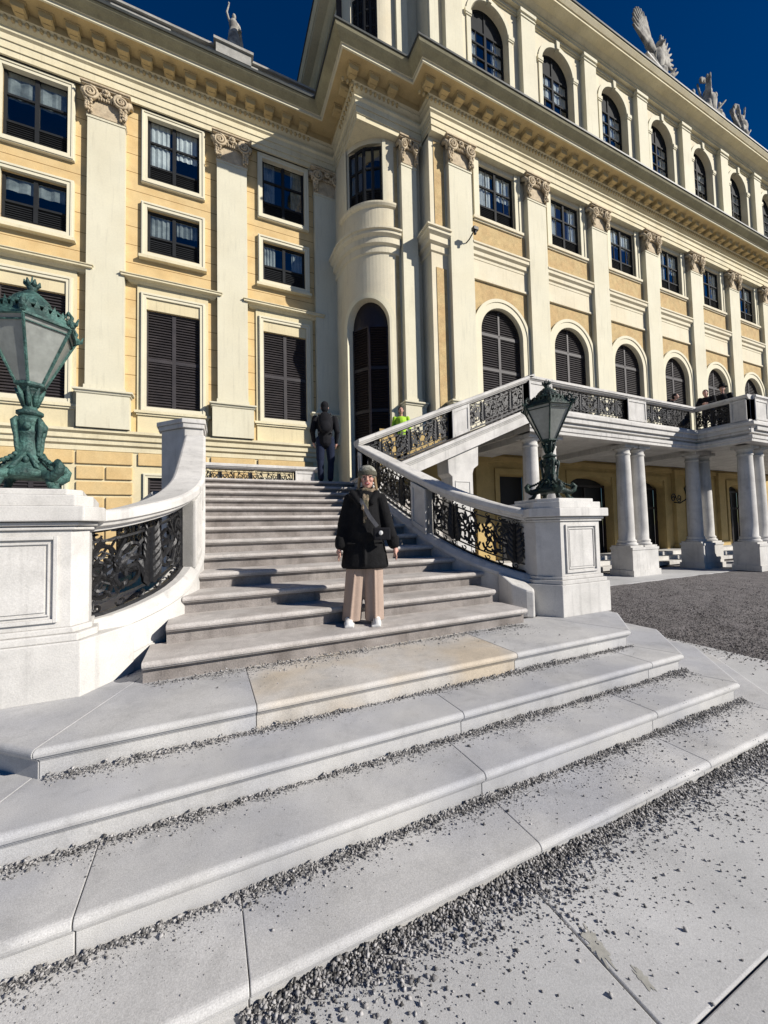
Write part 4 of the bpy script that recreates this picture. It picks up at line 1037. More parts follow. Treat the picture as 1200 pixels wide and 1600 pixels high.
# ================================================================ LAMP PEDESTALS
def pedestal(label, sg):
    """front left corner cut for the stair side; sg=1 right pedestal, -1 left"""
    ax = 1.5
    f = lambda x, y: (x, y) if sg > 0 else (3.0-x, y)
    def poly(o):
        if sg < 0: return [f(3.84-o, 3.33-o*.9), f(4.52+o, 3.33-o*.9), f(4.52+o, 4.05+o), f(3.86-o, 4.05+o), f(3.765-o*1.05, 3.45)]
        return [f(3.84-o, 3.33-o*.9), f(4.52+o, 3.33-o*.9), f(4.52+o, 4.05+o), f(3.74-o, 4.05+o), f(3.68-o*1.1, 3.56)]
    t = thing('lamp_pedestal', label, 'pedestal', (f(4.15, 3.7)[0], 3.7, .579), 0, 'lamp pedestals')
    bs = MB(); bs.prism([f(3.77, 3.27), f(4.60, 3.27), f(4.60, 4.12), f(3.62, 4.12), f(3.52, 3.66)], .575, .95)
    bs.prism(poly(.05), .95, 1.0); bs.prism(poly(.02), 1.0, 1.04)
    obj('base', bs, 'stone', t, bevel=.008)
    body = MB(); body.prism(poly(0), 1.04, 1.70); obj('body', body, 'stone', t, bevel=.004)
    a, b = f(3.84, 0)[0], f(4.52, 0)[0]; a, b = min(a, b), max(a, b)
    pn = MB(); frame(pn, a+.07, b-.07, 1.08, 1.66, .025, 3.31, 3.332); frame(pn, a+.115, b-.115, 1.125, 1.615, .012, 3.318, 3.332); pn.box(a+.14, b-.14, 3.322, 3.332, 1.15, 1.59)
    obj('panel', pn, 'stone', t, bevel=.003)
    cp = MB()
    cp.prism(poly(.025), 1.70, 1.725); cp.prism(poly(.045), 1.728, 1.755); cp.prism(poly(.085), 1.758, 1.86); cp.prism(poly(.02), 1.86, 1.94); cp.prism(poly(-.04), 1.94, 1.985)
    obj('cap', cp, 'stone', t, bevel=.008)
    return t
pedestal('white stone pedestal in full sun under the large left lamp', -1)
pedestal('half shaded white stone pedestal under the right lamp, beside the gravel yard', 1)

# ================================================================ STREET LAMPS
def lamp(label, loc, rz, mt, sc=1):
    t = thing('street_lamp', label, 'street lamp', loc, rz, 'bronze lamps on pedestals'); 
    t.scale = (sc, sc, .955)
    b = MB(); b.smooth = True
    rn = random.Random(4)
    # spreading scrolled base on feet
    prof = [(.15, .10), (.19, .12), (.185, .145), (.15, .18), (.115, .225), (.092, .29), (.078, .36), (.068, .41), (.074, .44), (.082, .455), (.07, .47), (.074, .51), (.092, .54), (.085, .565), (.07, .585)]
    b.lathe(prof, n=28)
    for k in range(4):
        a = PI/4+k*PI/2; c, s = math.cos(a), math.sin(a)
        b.tube([(c*.10, s*.10, .19), (c*.18, s*.18, .125), (c*.25, s*.25, .11), (c*.30, s*.30, .14), (c*.315, s*.315, .185), (c*.29, s*.29, .215), (c*.262, s*.262, .195), (c*.27, s*.27, .172)], [.045, .046, .040, .036, .032, .028, .022, .014], 8)
        b.tube([(c*.20, s*.20, .12), (c*.215, s*.215, .06), (c*.245, s*.245, .018), (c*.275, s*.275, .02)], [.036, .026, .030, .018], 7); b.ball((c*.262, s*.262, .022), (.032, .032, .022))
        b.tube([(c*.085, s*.085, .28), (c*.095, s*.095, .35), (c*.10, s*.10, .42), (c*.112, s*.112, .48), (c*.118, s*.118, .53), (c*.10, s*.10, .555), (c*.088, s*.088, .535)], [.012, .016, .016, .02, .022, .018, .01], 7)
        for j in range(7): b.ball((c*(.075+.028*j), s*(.075+.028*j), .31-.030*j+.002*j*j), (.020, .020, .018), 6, 4)
        a2 = a+PI/4; c2, s2 = math.cos(a2), math.sin(a2)
        b.ball((c2*.088, s2*.088, .50), (.026, .026, .034), 8, 6); b.ball((c2*.12, s2*.12, .235), (.022, .022, .028), 6, 5)
        for u in (-1, 1): b.tube([(c2*.09-s2*u*.0, s2*.09+c2*u*.0, .30), (c2*.115-s2*u*.04, s2*.115+c2*u*.04, .235), (c2*.15-s2*u*.07, s2*.15+c2*u*.07, .18), (c2*.14-s2*u*.10, s2*.14+c2*u*.10, .155), (c2*.13-s2*u*.08, s2*.13+c2*u*.08, .19)], [.010, .016, .018, .014, .006], 6)
    obj('base', b, mt, t, local=True)
    s_ = MB(); s_.smooth = True
    s_.lathe([(.07, .585), (.088, .60), (.088, .62), (.05, .64), (.042, .68), (.05, .73), (.062, .79), (.075, .815), (.05, .83)], n=16)
    for k in range(8):
        a = k*PI/4; s_.tube([(.042*math.cos(a), .042*math.sin(a), .66), (.062*math.cos(a), .062*math.sin(a), .74), (.095*math.cos(a), .095*math.sin(a), .80)], [.012, .022, .006], 5)
    obj('stem', s_, mt, t, local=True)
    # lantern cage: hexagon
    N6 = 6; r0, r1, z0, z1 = .095, .315, .83, 1.28; fr = MB()
    cor = [(math.cos(PI/6+k*PI/3), math.sin(PI/6+k*PI/3)) for k in range(6)]
    for c, s in cor:
        fr.tube([(c*r0, s*r0, z0), (c*r1, s*r1, z1)], .011, 5); fr.ball((c*(r1+.012), s*(r1+.012), z1+.03), (.026, .026, .034), 6, 4); fr.tube([(c*r1, s*r1, z1+.02), (c*(r1+.045), s*(r1+.045), z1+.035), (c*(r1+.06), s*(r1+.06), z1+.08)], [.02, .014, .004], 5)
    for r, z, q in ((r0, z0, .016), (r1, z1, .015), (r1*.93, z1-.045, .007)):
        fr.tube([(c*r, s*r, z) for c, s in cor], q, 5, closed=True)
    fr.lathe([(.06, z0-.04), (.10, z0-.015), (.105, z0)], n=6, ph=PI/6)
    obj('lantern_frame', fr, mt, t, local=True)
    for k in range(6):
        g = MB(); (a, b_), (c, d) = cor[k], cor[(k+1) % 6]; i0, i1 = r0*.97, r1*.97
        vs = [(a*i0, b_*i0, z0), (c*i0, d*i0, z0), (c*i1, d*i1, z1), (a*i1, b_*i1, z1)]; vs += [(x*.97, y*.97, z) for x, y, z in vs]
        g.add(vs, [(0, 1, 2, 3), (7, 6, 5, 4), (0, 4, 5, 1), (1, 5, 6, 2), (2, 6, 7, 3), (3, 7, 4, 0)]); obj('glass_pane', g, 'lampglass', t, local=True)
    cr = MB()
    # pierced crest of leaves round the rim and scrolls
    for k in range(6):
        (a, b_), (c, d) = cor[k], cor[(k+1) % 6]
        vs = [(a*r1, b_*r1, z1), (c*r1, d*r1, z1), (c*r1*.84, d*r1*.84, z1+.075), (a*r1*.84, b_*r1*.84, z1+.075)]; vs += [(x*.94, y*.94, z) for x, y, z in vs]
        cr.add(vs, [(0, 1, 2, 3), (7, 6, 5, 4), (0, 4, 5, 1), (1, 5, 6, 2), (2, 6, 7, 3), (3, 7, 4, 0)])
        for j in range(5):
            t_ = (j+.5)/5; x = (a+(c-a)*t_)*r1*.86; y = (b_+(d-b_)*t_)*r1*.86; hh = .05+.035*math.sin(PI*t_)
            n2 = Vector((x, y)).normalized(); tg = Vector((c-a, d-b_)).normalized()*.026
            cr.add([(x-tg.x, y-tg.y, z1+.06), (x+tg.x, y+tg.y, z1+.06), (x+n2.x*.012, y+n2.y*.012, z1+.06+hh), (x-n2.x*.014, y-n2.y*.014, z1+.06)], [(0, 1, 2), (1, 3, 2), (3, 0, 2), (0, 3, 1)])
        cr.tube([(a*r1*.96, b_*r1*.96, z1+.03), (a*r1*1.02, b_*r1*1.02, z1+.09), (a*r1*.93, b_*r1*.93, z1+.13), (a*r1*.86, b_*r1*.86, z1+.10), (a*r1*.90, b_*r1*.90, z1+.08)], [.018, .016, .014, .01, .006], 6)
        cr.tube([(a*r1*.84, b_*r1*.84, z1+.07), (a*.20, b_*.20, z1+.14)], .009, 4)
    obj('crest', cr, mt, t, local=True)
    dm = MB(); dm.smooth = True
    dm.lathe([(.20, 1.385), (.225, 1.39), (.225, 1.40), (.17, 1.425), (.135, 1.46), (.12, 1.50), (.085, 1.535), (.06, 1.55), (.05, 1.565)], n=28)
    dm.lathe([(.14, 1.33), (.15, 1.385)], n=12)
    for k in range(10): a = k*2*PI/10; dm.ball((.135*math.cos(a), .135*math.sin(a), 1.455), (.022, .022, .016), 6, 4)
    obj('dome', dm, mt, t, local=True)
    fn = MB(); fn.smooth = True; fn.lathe([(.03, 1.56), (.022, 1.58), (.036, 1.60), (.03, 1.62), (.012, 1.63)], n=12)
    for k in range(6): a = k*PI/3; fn.tube([(.01*math.cos(a), .01*math.sin(a), 1.60), (.045*math.cos(a), .045*math.sin(a), 1.635), (.05*math.cos(a), .05*math.sin(a), 1.665)], [.012, .016, .004], 5)
    fn.tube([(0, 0, 1.6), (0, 0, 1.70)], [.02, .004], 6)
    obj('finial', fn, mt, t, local=True)
    return t
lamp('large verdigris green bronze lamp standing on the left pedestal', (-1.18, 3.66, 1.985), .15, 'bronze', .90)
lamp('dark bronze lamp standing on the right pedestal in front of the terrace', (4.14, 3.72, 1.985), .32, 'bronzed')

# ================================================================ BLOB BODIES (one continuous surface each)
def capsule(mb, a, b, ra, rb, n=10):
    a, b = Vector(a), Vector(b); d = (b-a); L_ = d.length
    t = d.normalized() if L_ > 1e-6 else Vector((0, 0, 1)); pts = []; rr = []
    for k in range(4): an = PI/2*(1-k/4); pts.append(a-t*ra*math.sin(an)); rr.append(max(.0005, ra*math.cos(an)))
    for k in range(0, 4): an = PI/2*k/4; pts.append(b+t*rb*math.sin(an)); rr.append(rb*math.cos(an))
    pts.append(b+t*rb); rr.append(.0005); mb.tube(pts, rr, n)
def blob(name, mb, m, parent, voxel=.01, smooth=4, local=True, keep=1.0):
    me = to_mesh(name+'_src', mb, m, Vector((0, 0, 0)) if local else OFF.get(parent.name, Vector((0, 0, 0))))
    o = bpy.data.objects.new(name, me); COL.objects.link(o)
    r = o.modifiers.new('r', 'REMESH'); r.mode = 'VOXEL'; r.voxel_size = voxel; r.use_smooth_shade = True
    if smooth: q = o.modifiers.new('s', 'SMOOTH'); q.iterations = smooth; q.factor = .5
    dg = bpy.context.evaluated_depsgraph_get(); ev = o.evaluated_get(dg)
    nm = bpy.data.meshes.new_from_object(ev); nm.name = name
    o.modifiers.clear(); o.data = nm; bpy.data.meshes.remove(me)
    nm.materials.clear(); nm.materials.append(M[m] if isinstance(m, str) else m)
    nm.polygons.foreach_set('use_smooth', [True]*len(nm.polygons))
    o.parent = parent; OFF[o.name] = OFF.get(parent.name); return o
M['skin'] = mat('skin', (.58, .34, .26), .55, .08, 20, 80, .05, tint=(.60, .26, .22), tintamt=.4)
M['coat'] = mat('black_wool_coat', (.010, .010, .011), .9, .3, 12, 90, .5, spec=.2)
M['trous'] = mat('beige_corduroy', (.42, .315, .255), .9, .08, 6, 90, .3, streak=.25)
M['shoe'] = mat('white_trainer', (.72, .71, .69), .6, .05, 9, 60, .1)
M['hat'] = mat('speckled_knit', (.34, .33, .28), .95, .2, 30, 120, .6, tint=(.12, .115, .09), tintamt=1, spk=.35)
M['hatband'] = mat('dark_knit_band', (.10, .095, .07), .95, .2, 30, 120, .6, spk=.2)
M['scarf'] = mat('olive_patterned_scarf', (.09, .08, .05), .95, .3, 22, 80, .6, tint=(.30, .22, .15), tintamt=1, spk=.3)
M['hair'] = mat('fair_hair', (.22, .15, .075), .7, .2, 30, 90, .3)
M['dark'] = mat('dark_cloth', (.014, .014, .017), .9, .3, 10, 60, .3, spec=.2)
M['navy'] = mat('navy_jeans', (.016, .022, .045), .9, .25, 8, 60, .2, spec=.2)
M['vest'] = mat('yellow_green_vest', (.42, .72, .04), .8, .12, 9, 50, .2)
M['grey'] = mat('grey_cloth', (.10, .10, .11), .9, .2, 9, 50, .2)
M['lips'] = mat('mouth', (.38, .06, .07), .5, .1, 9, 50, 0)
M['teeth'] = mat('teeth', (.75, .72, .68), .4, .03, 9, 50, 0)

def hand(mb, w, d, side, s=1.0, curl=.5):
    """wrist point w, hanging along d; five fingers"""
    d = Vector(d).normalized(); x = Vector((1, 0, 0))*side; q = d.cross(x).normalized(); x = q.cross(d).normalized()
    w = Vector(w); c = w+d*.045*s
    capsule(mb, w, c+x*.012*s, .022*s, .026*s, 8); capsule(mb, c-q*.012*s, c+d*.03*s-q*.016*s, .02*s, .02*s, 8); capsule(mb, c+q*.014*s, c+d*.028*s+q*.018*s, .02*s, .018*s, 8)
    for k, (o, ln) in enumerate(((-.030, .060), (-.010, .070), (.010, .066), (.030, .050))):
        a = c+d*.035*s+q*o*s; b = a+d*ln*.55*s+x*.006*s; e = b+d*ln*.45*s*(1-curl*.4)-x*.018*s*curl
        capsule(mb, a, b, .0095*s, .0088*s, 6); capsule(mb, b, e, .0088*s, .0072*s, 6)
    a = c-q*.026*s; b = a-q*.022*s+d*.028*s-x*.008*s; e = b+d*.028*s-x*.006*s
    capsule(mb, a, b, .012*s, .0105*s, 6); capsule(mb, b, e, .0105*s, .009*s, 6)
def head(mb, c, s=1.0, yaw=0):
    c = Vector(c); R = Matrix.Rotation(yaw, 3, 'Z'); P = lambda x, y, z: tuple(c+R @ Vector((x*s, y*s, z*s)))
    mb.ball(P(0, .012, .02), (.075*s, .095*s, .098*s), 16, 12); mb.ball(P(0, -.018, -.045), (.058*s, .066*s, .068*s), 14, 10); mb.ball(P(0, -.05, -.088), (.028*s, .026*s, .024*s), 10, 8)
    capsule(mb, P(0, -.085, .012), P(0, -.104, -.026), .010*s, .014*s, 8); mb.ball(P(-.012, -.095, -.030), .009*s); mb.ball(P(.012, -.095, -.030), .009*s)
    for k in (-1, 1):
        mb.ball(P(k*.036, -.066, -.022), (.024*s, .022*s, .020*s), 8, 6); capsule(mb, P(k*.018, -.088, .026), P(k*.05, -.072, .026), .008*s, .007*s, 6)
        mb.ball(P(k*.078, .012, -.01), (.012*s, .022*s, .032*s), 8, 6)
    capsule(mb, P(-.02, -.086, -.055), P(.02, -.086, -.055), .009*s, .009*s, 6); capsule(mb, P(-.016, -.083, -.068), P(.016, -.083, -.068), .009*s, .009*s, 6)
    return P
def person(label, loc, rz, group=None):
    return thing('person', label, 'person', loc, rz, group)

# ---- the woman on the steps
wm = person('woman in black coat, knitted hat, scarf and wide beige trousers standing on the stairs', (1.37, 3.56, .744), math.radians(-22)); wm.scale = (1, 1, .975)
b = MB()
hc = (.085, -.01, 1.445)
P = head(b, hc, .92)
capsule(b, (.075, .01, 1.36), (.065, .02, 1.26), .045, .052)
capsule(b, (.06, .02, 1.20), (.05, .02, .95), .12, .11); capsule(b, (-.04, .02, .85), (-.10, .02, .07), .09, .032); capsule(b, (.11, .02, .85), (.135, .02, .07), .09, .032)
for s in (-1, 1):
    sh = (.06+s*.165, .02, 1.22); el = (.06+s*.215, .03, .97); wr = (.06+s*(.25 if s < 0 else .275), -.03, .76)
    capsule(b, sh, el, .05, .04); capsule(b, el, wr, .038, .024); hand(b, wr, (s*.12, -.15, -1), s, .95)
capsule(b, (-.11, .03, .05), (-.118, -.10, .035), .026, .022); capsule(b, (.14, .03, .05), (.148, -.10, .035), .026, .022)
blob('body', b, 'skin', wm, .0055, 3)
b = MB()
capsule(b, (.06, .02, 1.24), (.05, .02, .90), .135, .155, 14); b.ball((.06, .02, 1.27), (.17, .085, .055), 14, 8)
b.lathe([(.02, .545), (.22, .55), (.235, .575), (.215, .70), (.185, .85), (.165, 1.0), (.155, 1.15), (.10, 1.26)], (.045, .02, 0), 24, sy=.66)
for s in (-1, 1):
    capsule(b, (.06+s*.15, .02, 1.235), (.06+s*.215, .03, .98), .070, .066, 12); capsule(b, (.06+s*.215, .03, .98), (.06+s*(.245 if s < 0 else .27), -.02, .79), .064, .060, 12)
    b.lathe([(.02, .755), (.052, .757), (.055, .80), (.052, .86)], (.06+s*(.247 if s < 0 else .272), -.02, 0), 12)
capsule(b, (.06, -.08, 1.24), (.045, -.145, .60), .02, .012, 6); capsule(b, (-.06, -.05, 1.29), (.0, -.10, 1.20), .04, .03); capsule(b, (.17, -.05, 1.29), (.12, -.10, 1.20), .04, .03)
for s in (-1, 1): capsule(b, (.05+s*.10, -.135, .80), (.05+s*.17, -.115, .80), .012, .012, 6)
blob('coat', b, 'coat', wm, .010, 3)
b = MB()
for s, x0, x1 in ((-1, -.035, -.095), (1, .125, .125)):
    vs = [(.098, .62), (.096, .45), (.094, .30), (.093, .12), (.094, .035), (.02, .03)]
    n0 = len(b.v); b.lathe(vs+[(.02, .60)][:0], (0, 0, 0), 18, sy=.86)
    for i in range(n0, len(b.v)):
        x, y, z = b.v[i]; t = 1-z/.62; fl = 1+.07*math.sin(5*math.atan2(y, x)+s)*t; b.v[i] = (x*fl+x0+(x1-x0)*t, y*fl+.01, z)
    capsule(b, (x0+.012*s, -.078, .58), (x1+.01*s, -.082, .05), .012, .014, 6)
blob('trousers', b, 'trous', wm, .008, 1)
for s, x in ((-1, -.11), (1, .14)):
    b = MB(); capsule(b, (x, .05, .035), (x+s*.012, -.12, .032), .042, .040, 10); b.ball((x+s*.008, -.03, .055), (.042, .07, .038)); b.box(x-.045, x+.045, -.165, .09, 0, .02)
    blob('shoe', b, 'shoe', wm, .008, 2)
b = MB(); b.ball((hc[0], hc[1]+.02, hc[2]+.055), (.094, .108, .088), 18, 12); b.ball((hc[0], hc[1]+.02, hc[2]+.12), (.06, .065, .022), 12, 8)
hat = blob('hat', b, 'hat', wm, .010, 1)
b = MB(); b.lathe([(.088, .012), (.096, .02), (.098, .05), (.092, .062)], (hc[0], hc[1]+.012, hc[2]+.012), 24, sy=1.12); blob('hat_band', b, 'hatband', hat, .007, 1)
b = MB(); rn = random.Random(2)
for k in range(22):
    a = rn.uniform(0, 2*PI); a2 = a+rn.uniform(.6, 1.2); z = 1.305+rn.uniform(-.03, .03)
    capsule(b, (.075+.085*math.cos(a), .01+.075*math.sin(a), z), (.075+.085*math.cos(a2), .01+.075*math.sin(a2), z+rn.uniform(-.02, .02)), .026, .024, 7)
for x, y0, ln in ((.035, 1.27, .13), (.065, 1.26, .20), (.05, 1.25, .24)): capsule(b, (x+.015, -.09, y0), (x, -.145, y0-ln), .024, .017, 7)
blob('scarf', b, 'scarf', wm, .008, 1)
b = MB()
for s in (-1, 1):
    for k in range(3): capsule(b, (hc[0]+s*(.068+.004*k), hc[1]+.0+.018*k, hc[2]+.03), (hc[0]+s*(.082+.006*k), hc[1]-.03+.02*k, hc[2]-.10-.012*k), .015, .012, 6)
blob('hair', b, 'hair', wm, .006, 1)
for k in (-1, 1):
    e = MB(); e.smooth = True; e.ball(P(k*.034, -.079, .010), (.011, .006, .006), 8, 6); obj('eye', e, 'dark', wm, local=True)
e = MB(); e.smooth = True; e.ball(P(0, -.094, -.062), (.026, .006, .012), 10, 6); mo = obj('mouth', e, 'lips', wm, local=True)
e = MB(); e.smooth = True; e.ball(P(0, -.098, -.060), (.013, .004, .0035), 10, 6); obj('teeth', e, 'teeth', mo, local=True)
bag = thing('shoulder_bag', 'small dark crossbody bag with grey strap at the hip of the woman in black', 'bag', (1.37, 3.56, .744), math.radians(-22)); bag.scale = (1, 1, .975)
b = MB(); b.box(.13, .29, -.205, -.15, .83, .95); bo = obj('pouch', b, 'dark', bag, bevel=.012, local=True)
b = MB(); pts = [(-.02, -.06, 1.27), (.03, -.135, 1.20), (.10, -.165, 1.06), (.17, -.175, .96)]
for a, c in zip(pts, pts[1:]):
    b.add([(a[0]-.015, a[1], a[2]-.012), (a[0]+.015, a[1], a[2]+.012), (c[0]+.015, c[1], c[2]+.012), (c[0]-.015, c[1], c[2]-.012), (a[0]-.015, a[1]-.006, a[2]-.012), (a[0]+.015, a[1]-.006, a[2]+.012), (c[0]+.015, c[1]-.006, c[2]+.012), (c[0]-.015, c[1]-.006, c[2]-.012)], [(0, 1, 2, 3), (7, 6, 5, 4), (0, 4, 5, 1), (3, 2, 6, 7)])
obj('strap', b, 'grey', bag, local=True)
b = MB(); b.ball((.20, -.215, .90), (.02, .01, .022)); obj('clasp', b, 'shoe', bo, local=True)

# ---- generic figure
def figure(root, H, top, legs, pose, skin='skin', vx=.014, hairm='dark'):
    """pose: dict with joints in metres for H=1.75; faces -y"""
    k = H/1.75; V = lambda p: (p[0]*k, p[1]*k, p[2]*k)
    hp = pose['hip']; ch = pose['chest']; hd = pose['head']
    b = MB(); head(b, V(hd), k*1.0, pose.get('yaw', 0)); nk = ((ch[0]+hd[0])/2, (ch[1]+hd[1])/2+.02, ch[2]+.16)
    capsule(b, V(nk), V((hd[0], hd[1]+.02, hd[2]-.10)), .06*k, .052*k); capsule(b, V(hp), V(ch), .12*k, .13*k)
    for s in (0, 1):
        h, kn, an = pose['leg'][s]; capsule(b, V(h), V(kn), .085*k, .06*k); capsule(b, V(kn), V(an), .055*k, .038*k)
        sh, el, wr = pose['arm'][s]; capsule(b, V(sh), V(el), .048*k, .04*k); capsule(b, V(el), V(wr), .038*k, .026*k); hand(b, V(wr), Vector(wr)-Vector(el), 1 if s else -1, k)
    blob('body', b, skin, root, max(.009, vx*.7), 2)
    b = MB(); capsule(b, V(hp), V(ch), .165*k, .175*k, 12); b.ball(V((ch[0], ch[1], ch[2]+.09)), (.20*k, .11*k, .08*k), 12, 8); capsule(b, V((hp[0], hp[1], hp[2]-.06)), V(hp), .17*k, .165*k, 12)
    for s in (0, 1):
        sh, el, wr = pose['arm'][s]; capsule(b, V(sh), V(el), .075*k, .065*k); capsule(b, V(el), V(Vector(el).lerp(Vector(wr), .92)), .062*k, .048*k)
    blob('jacket', b, top, root, vx, 3)
    b = MB()
    for s in (0, 1):
        h, kn, an = pose['leg'][s]; capsule(b, V(h), V(kn), .115*k, .085*k, 12); capsule(b, V(kn), V((an[0], an[1], an[2]+.0)), .08*k, .065*k, 12)
    blob('trousers', b, legs, root, vx, 2)
    for s in (0, 1):
        an = pose['leg'][s][2]; b = MB(); capsule(b, V((an[0], an[1]+.03, .045)), V((an[0], an[1]-.15, .04)), .045*k, .042*k); blob('shoe', b, 'dark', root, .012, 1)
    if hairm:
        b = MB(); b.ball(V((hd[0], hd[1]+.03, hd[2]+.035)), (.088*k, .10*k, .098*k), 14, 10); b.ball(V((hd[0], hd[1]+.06, hd[2]-.04)), (.08*k, .06*k, .09*k), 12, 8); blob('hair', b, hairm, root, .012, 1)
    return b
stand = dict(hip=(0, 0, .95), chest=(0, 0, 1.28), head=(0, -.02, 1.63), leg=[((-.10, 0, .9), (-.12, -.02, .5), (-.10, .02, .09)), ((.10, 0, .9), (.11, .02, .5), (.10, .05, .09))],
             arm=[((-.21, 0, 1.38), (-.255, .03, 1.10), (-.235, -.08, .88)), ((.21, 0, 1.38), (.265, .03, 1.10), (.24, -.10, .90))])
man = person('person in dark jacket and navy trousers, seen from behind on the landing with a backpack', (2.46, 8.45, 2.726), math.radians(165))
figure(man, 1.84, 'dark', 'navy', stand)
bp = thing('backpack', 'black backpack worn by the person on the landing', 'backpack', (2.46, 8.45, 2.726), math.radians(165))
b = MB(); b.ball((0, .24, 1.30), (.16, .10, .25), 14, 10); b.ball((0, .31, 1.20), (.12, .06, .13), 12, 8); blob('pack', b, 'dark', bp, .014, 2)
b = MB()
for s in (-1, 1): b.tube([(s*.12, .2, 1.52), (s*.13, .02, 1.56), (s*.14, -.17, 1.40), (s*.15, -.10, 1.14), (s*.14, .18, 1.10)], .018, 6)
obj('strap', b, 'grey', bp, local=True)
vp = person('person in a bright yellow-green vest on the upper flight behind the railing', (5.22, 10.0, 3.60), math.radians(-25))
figure(vp, 1.62, 'vest', 'dark', stand)
lean = dict(hip=(0, .12, .95), chest=(0, -.10, 1.20), head=(0, -.30, 1.47), leg=[((-.10, .12, .9), (-.12, .08, .5), (-.12, .15, .09)), ((.10, .12, .9), (.12, .05, .5), (.13, .08, .09))],
            arm=[((-.20, -.12, 1.30), (-.25, -.25, 1.08), (-.08, -.40, 1.05)), ((.20, -.12, 1.30), (.25, -.26, 1.08), (.09, -.40, 1.05))])
G = 'people leaning on the terrace railing'
p1_ = person('person in black bent low over the terrace rail, left one of the group of three', (15.55, 8.5, 4.85), math.radians(15), G); figure(p1_, 1.66, 'dark', 'dark', lean, vx=.02)
p2_ = person('person in dark clothes with fair face on the rail, middle of the three', (16.62, 7.72, 4.85), math.radians(-75), G); figure(p2_, 1.70, 'dark', 'navy', lean, vx=.02)
p3_ = person('person in black with brimmed hat, right one of three on the terrace', (17.05, 7.45, 4.85), math.radians(-70), G); figure(p3_, 1.72, 'dark', 'dark', stand, vx=.02, hairm=None)
b = MB(); k = 1.72/1.75; b.lathe([(.15, 0), (.155, .012), (.095, .02), (.09, .10), (.07, .13), (.02, .135)], (0, 0, 1.69*k), 18); obj('hat', b, 'dark', p3_, local=True)

# ================================================================ STATUES AND TROPHIES ON THE ROOFS
def statue(label, loc, rz, H, seed, kind='figure', group='roof statues'):
    t = thing('statue', label, 'statue', loc, rz, group); rn = random.Random(seed); b = MB(); k = H
    if kind == 'figure':
        b.lathe([(.15, 0), (.16, .05), (.13, .3), (.11, .5), (.085, .6), (.10, .72), (.075, .8), (.03, .84)], n=14)
        for q in range(9): a = q*.7; capsule(b, (.14*math.cos(a), .12*math.sin(a), .03), (.08*math.cos(a+.4), .07*math.sin(a+.4), .55), .025, .018, 6)
        b.ball((.01, -.01, .91), (.045, .05, .06), 10, 8); capsule(b, (0, 0, .82), (.01, 0, .88), .03, .026)
        capsule(b, (-.09, 0, .78), (-.14, -.03, .92), .028, .024); capsule(b, (-.14, -.03, .92), (-.10, -.06, 1.06), .024, .018); b.ball((-.10, -.07, 1.09), .025)
        capsule(b, (.09, 0, .78), (.15, -.02, .62), .028, .024); capsule(b, (.15, -.02, .62), (.10, -.10, .54), .024, .02)
        capsule(b, (.12, .02, .76), (.17, .08, .35), .03, .05)
    elif kind == 'trophy':
        b.lathe([(.20, 0), (.18, .1), (.11, .3), (.13, .48), (.11, .58), (.04, .62)], n=12); b.ball((0, 0, .68), (.07, .075, .08), 10, 8); capsule(b, (0, 0, .72), (.03, .02, .84), .025, .012)
        for q in range(9):
            a = rn.uniform(.25, PI-.25); x = math.cos(a); z = math.sin(a); capsule(b, (x*.1, rn.uniform(-.06, .06), .25), (x*.50, rn.uniform(-.12, .12), .22+z*.66), .030, .018, 6)
            b.ball((x*.50, 0, .22+z*.66), (.045, .03, .06), 6, 5)
        for q in range(10): b.ball((rn.uniform(-.26, .26), rn.uniform(-.12, .02), rn.uniform(.02, .3)), (.07*rn.uniform(.6, 1.3), .06, .06*rn.uniform(.6, 1.4)), 8, 6)
        b.ball((-.2, -.1, .22), (.11, .03, .15), 12, 8); b.ball((.22, -.1, .2), (.10, .03, .13), 12, 8)
    else:      # eagle with raised wings over banners and weapons
        b.ball((0, 0, .42), (.13, .11, .24), 12, 10); b.lathe([(.42, 0), (.40, .06), (.26, .14), (.16, .25)], n=14, sy=.4); b.ball((0, -.05, .68), (.055, .07, .06), 10, 8); capsule(b, (0, -.10, .68), (0, -.16, .65), .02, .006, 6); capsule(b, (0, .02, .28), (0, .05, .02), .09, .12)
        for s in (-1, 1):
            for q in range(9):
                f = q/8; a = .25+1.15*f; L0 = .34+.30*math.sin(PI*(.25+.6*f)); ax = s*.06; az = .50
                mx_, mz_ = ax+s*.20*math.cos(a*.6), az+.16*math.sin(a*.6)+.05
                capsule(b, (ax, 0, az), (mx_, .01, mz_), .055, .05, 6); capsule(b, (mx_, .01, mz_), (mx_+s*L0*math.cos(a)*.75, .03, mz_+L0*math.sin(a)*.9), .046, .020, 6)
        for q in range(16):
            s = -1 if q % 2 else 1; x = s*rn.uniform(.15, .75); capsule(b, (x*.3, rn.uniform(-.1, .1), .05), (x, rn.uniform(-.2, .2), rn.uniform(.03, .42)), .045, .022, 6); b.ball((x*.8, 0, rn.uniform(.03, .2)), (.06, .06, .05), 6, 5)
        for q in range(16): b.ball((rn.uniform(-.5, .5), rn.uniform(-.12, .1), rn.uniform(.0, .16)), (.10*rn.uniform(.6, 1.2), .08, .07), 8, 6)
    b.v = [(x*k, y*k, z*k) for x, y, z in b.v]
    blob('carving', b, 'statue', t, H*.014, 1); return t
def plinth(t, w_, d_, h, z):
    b = MB(); b.box(-w_, w_, -d_, d_, z-h, z); b.box(-w_-.08, w_+.08, -d_-.08, d_+.08, z-.10, z+.004); b.box(-w_-.06, w_+.06, -d_-.06, d_+.06, z-h, z-h+.12); frame(b, -w_+.12, w_-.12, z-h+.22, z-.2, .05, -d_-.03, -d_+.02)
    obj('plinth', b, 'stone', t, bevel=.01, local=True)
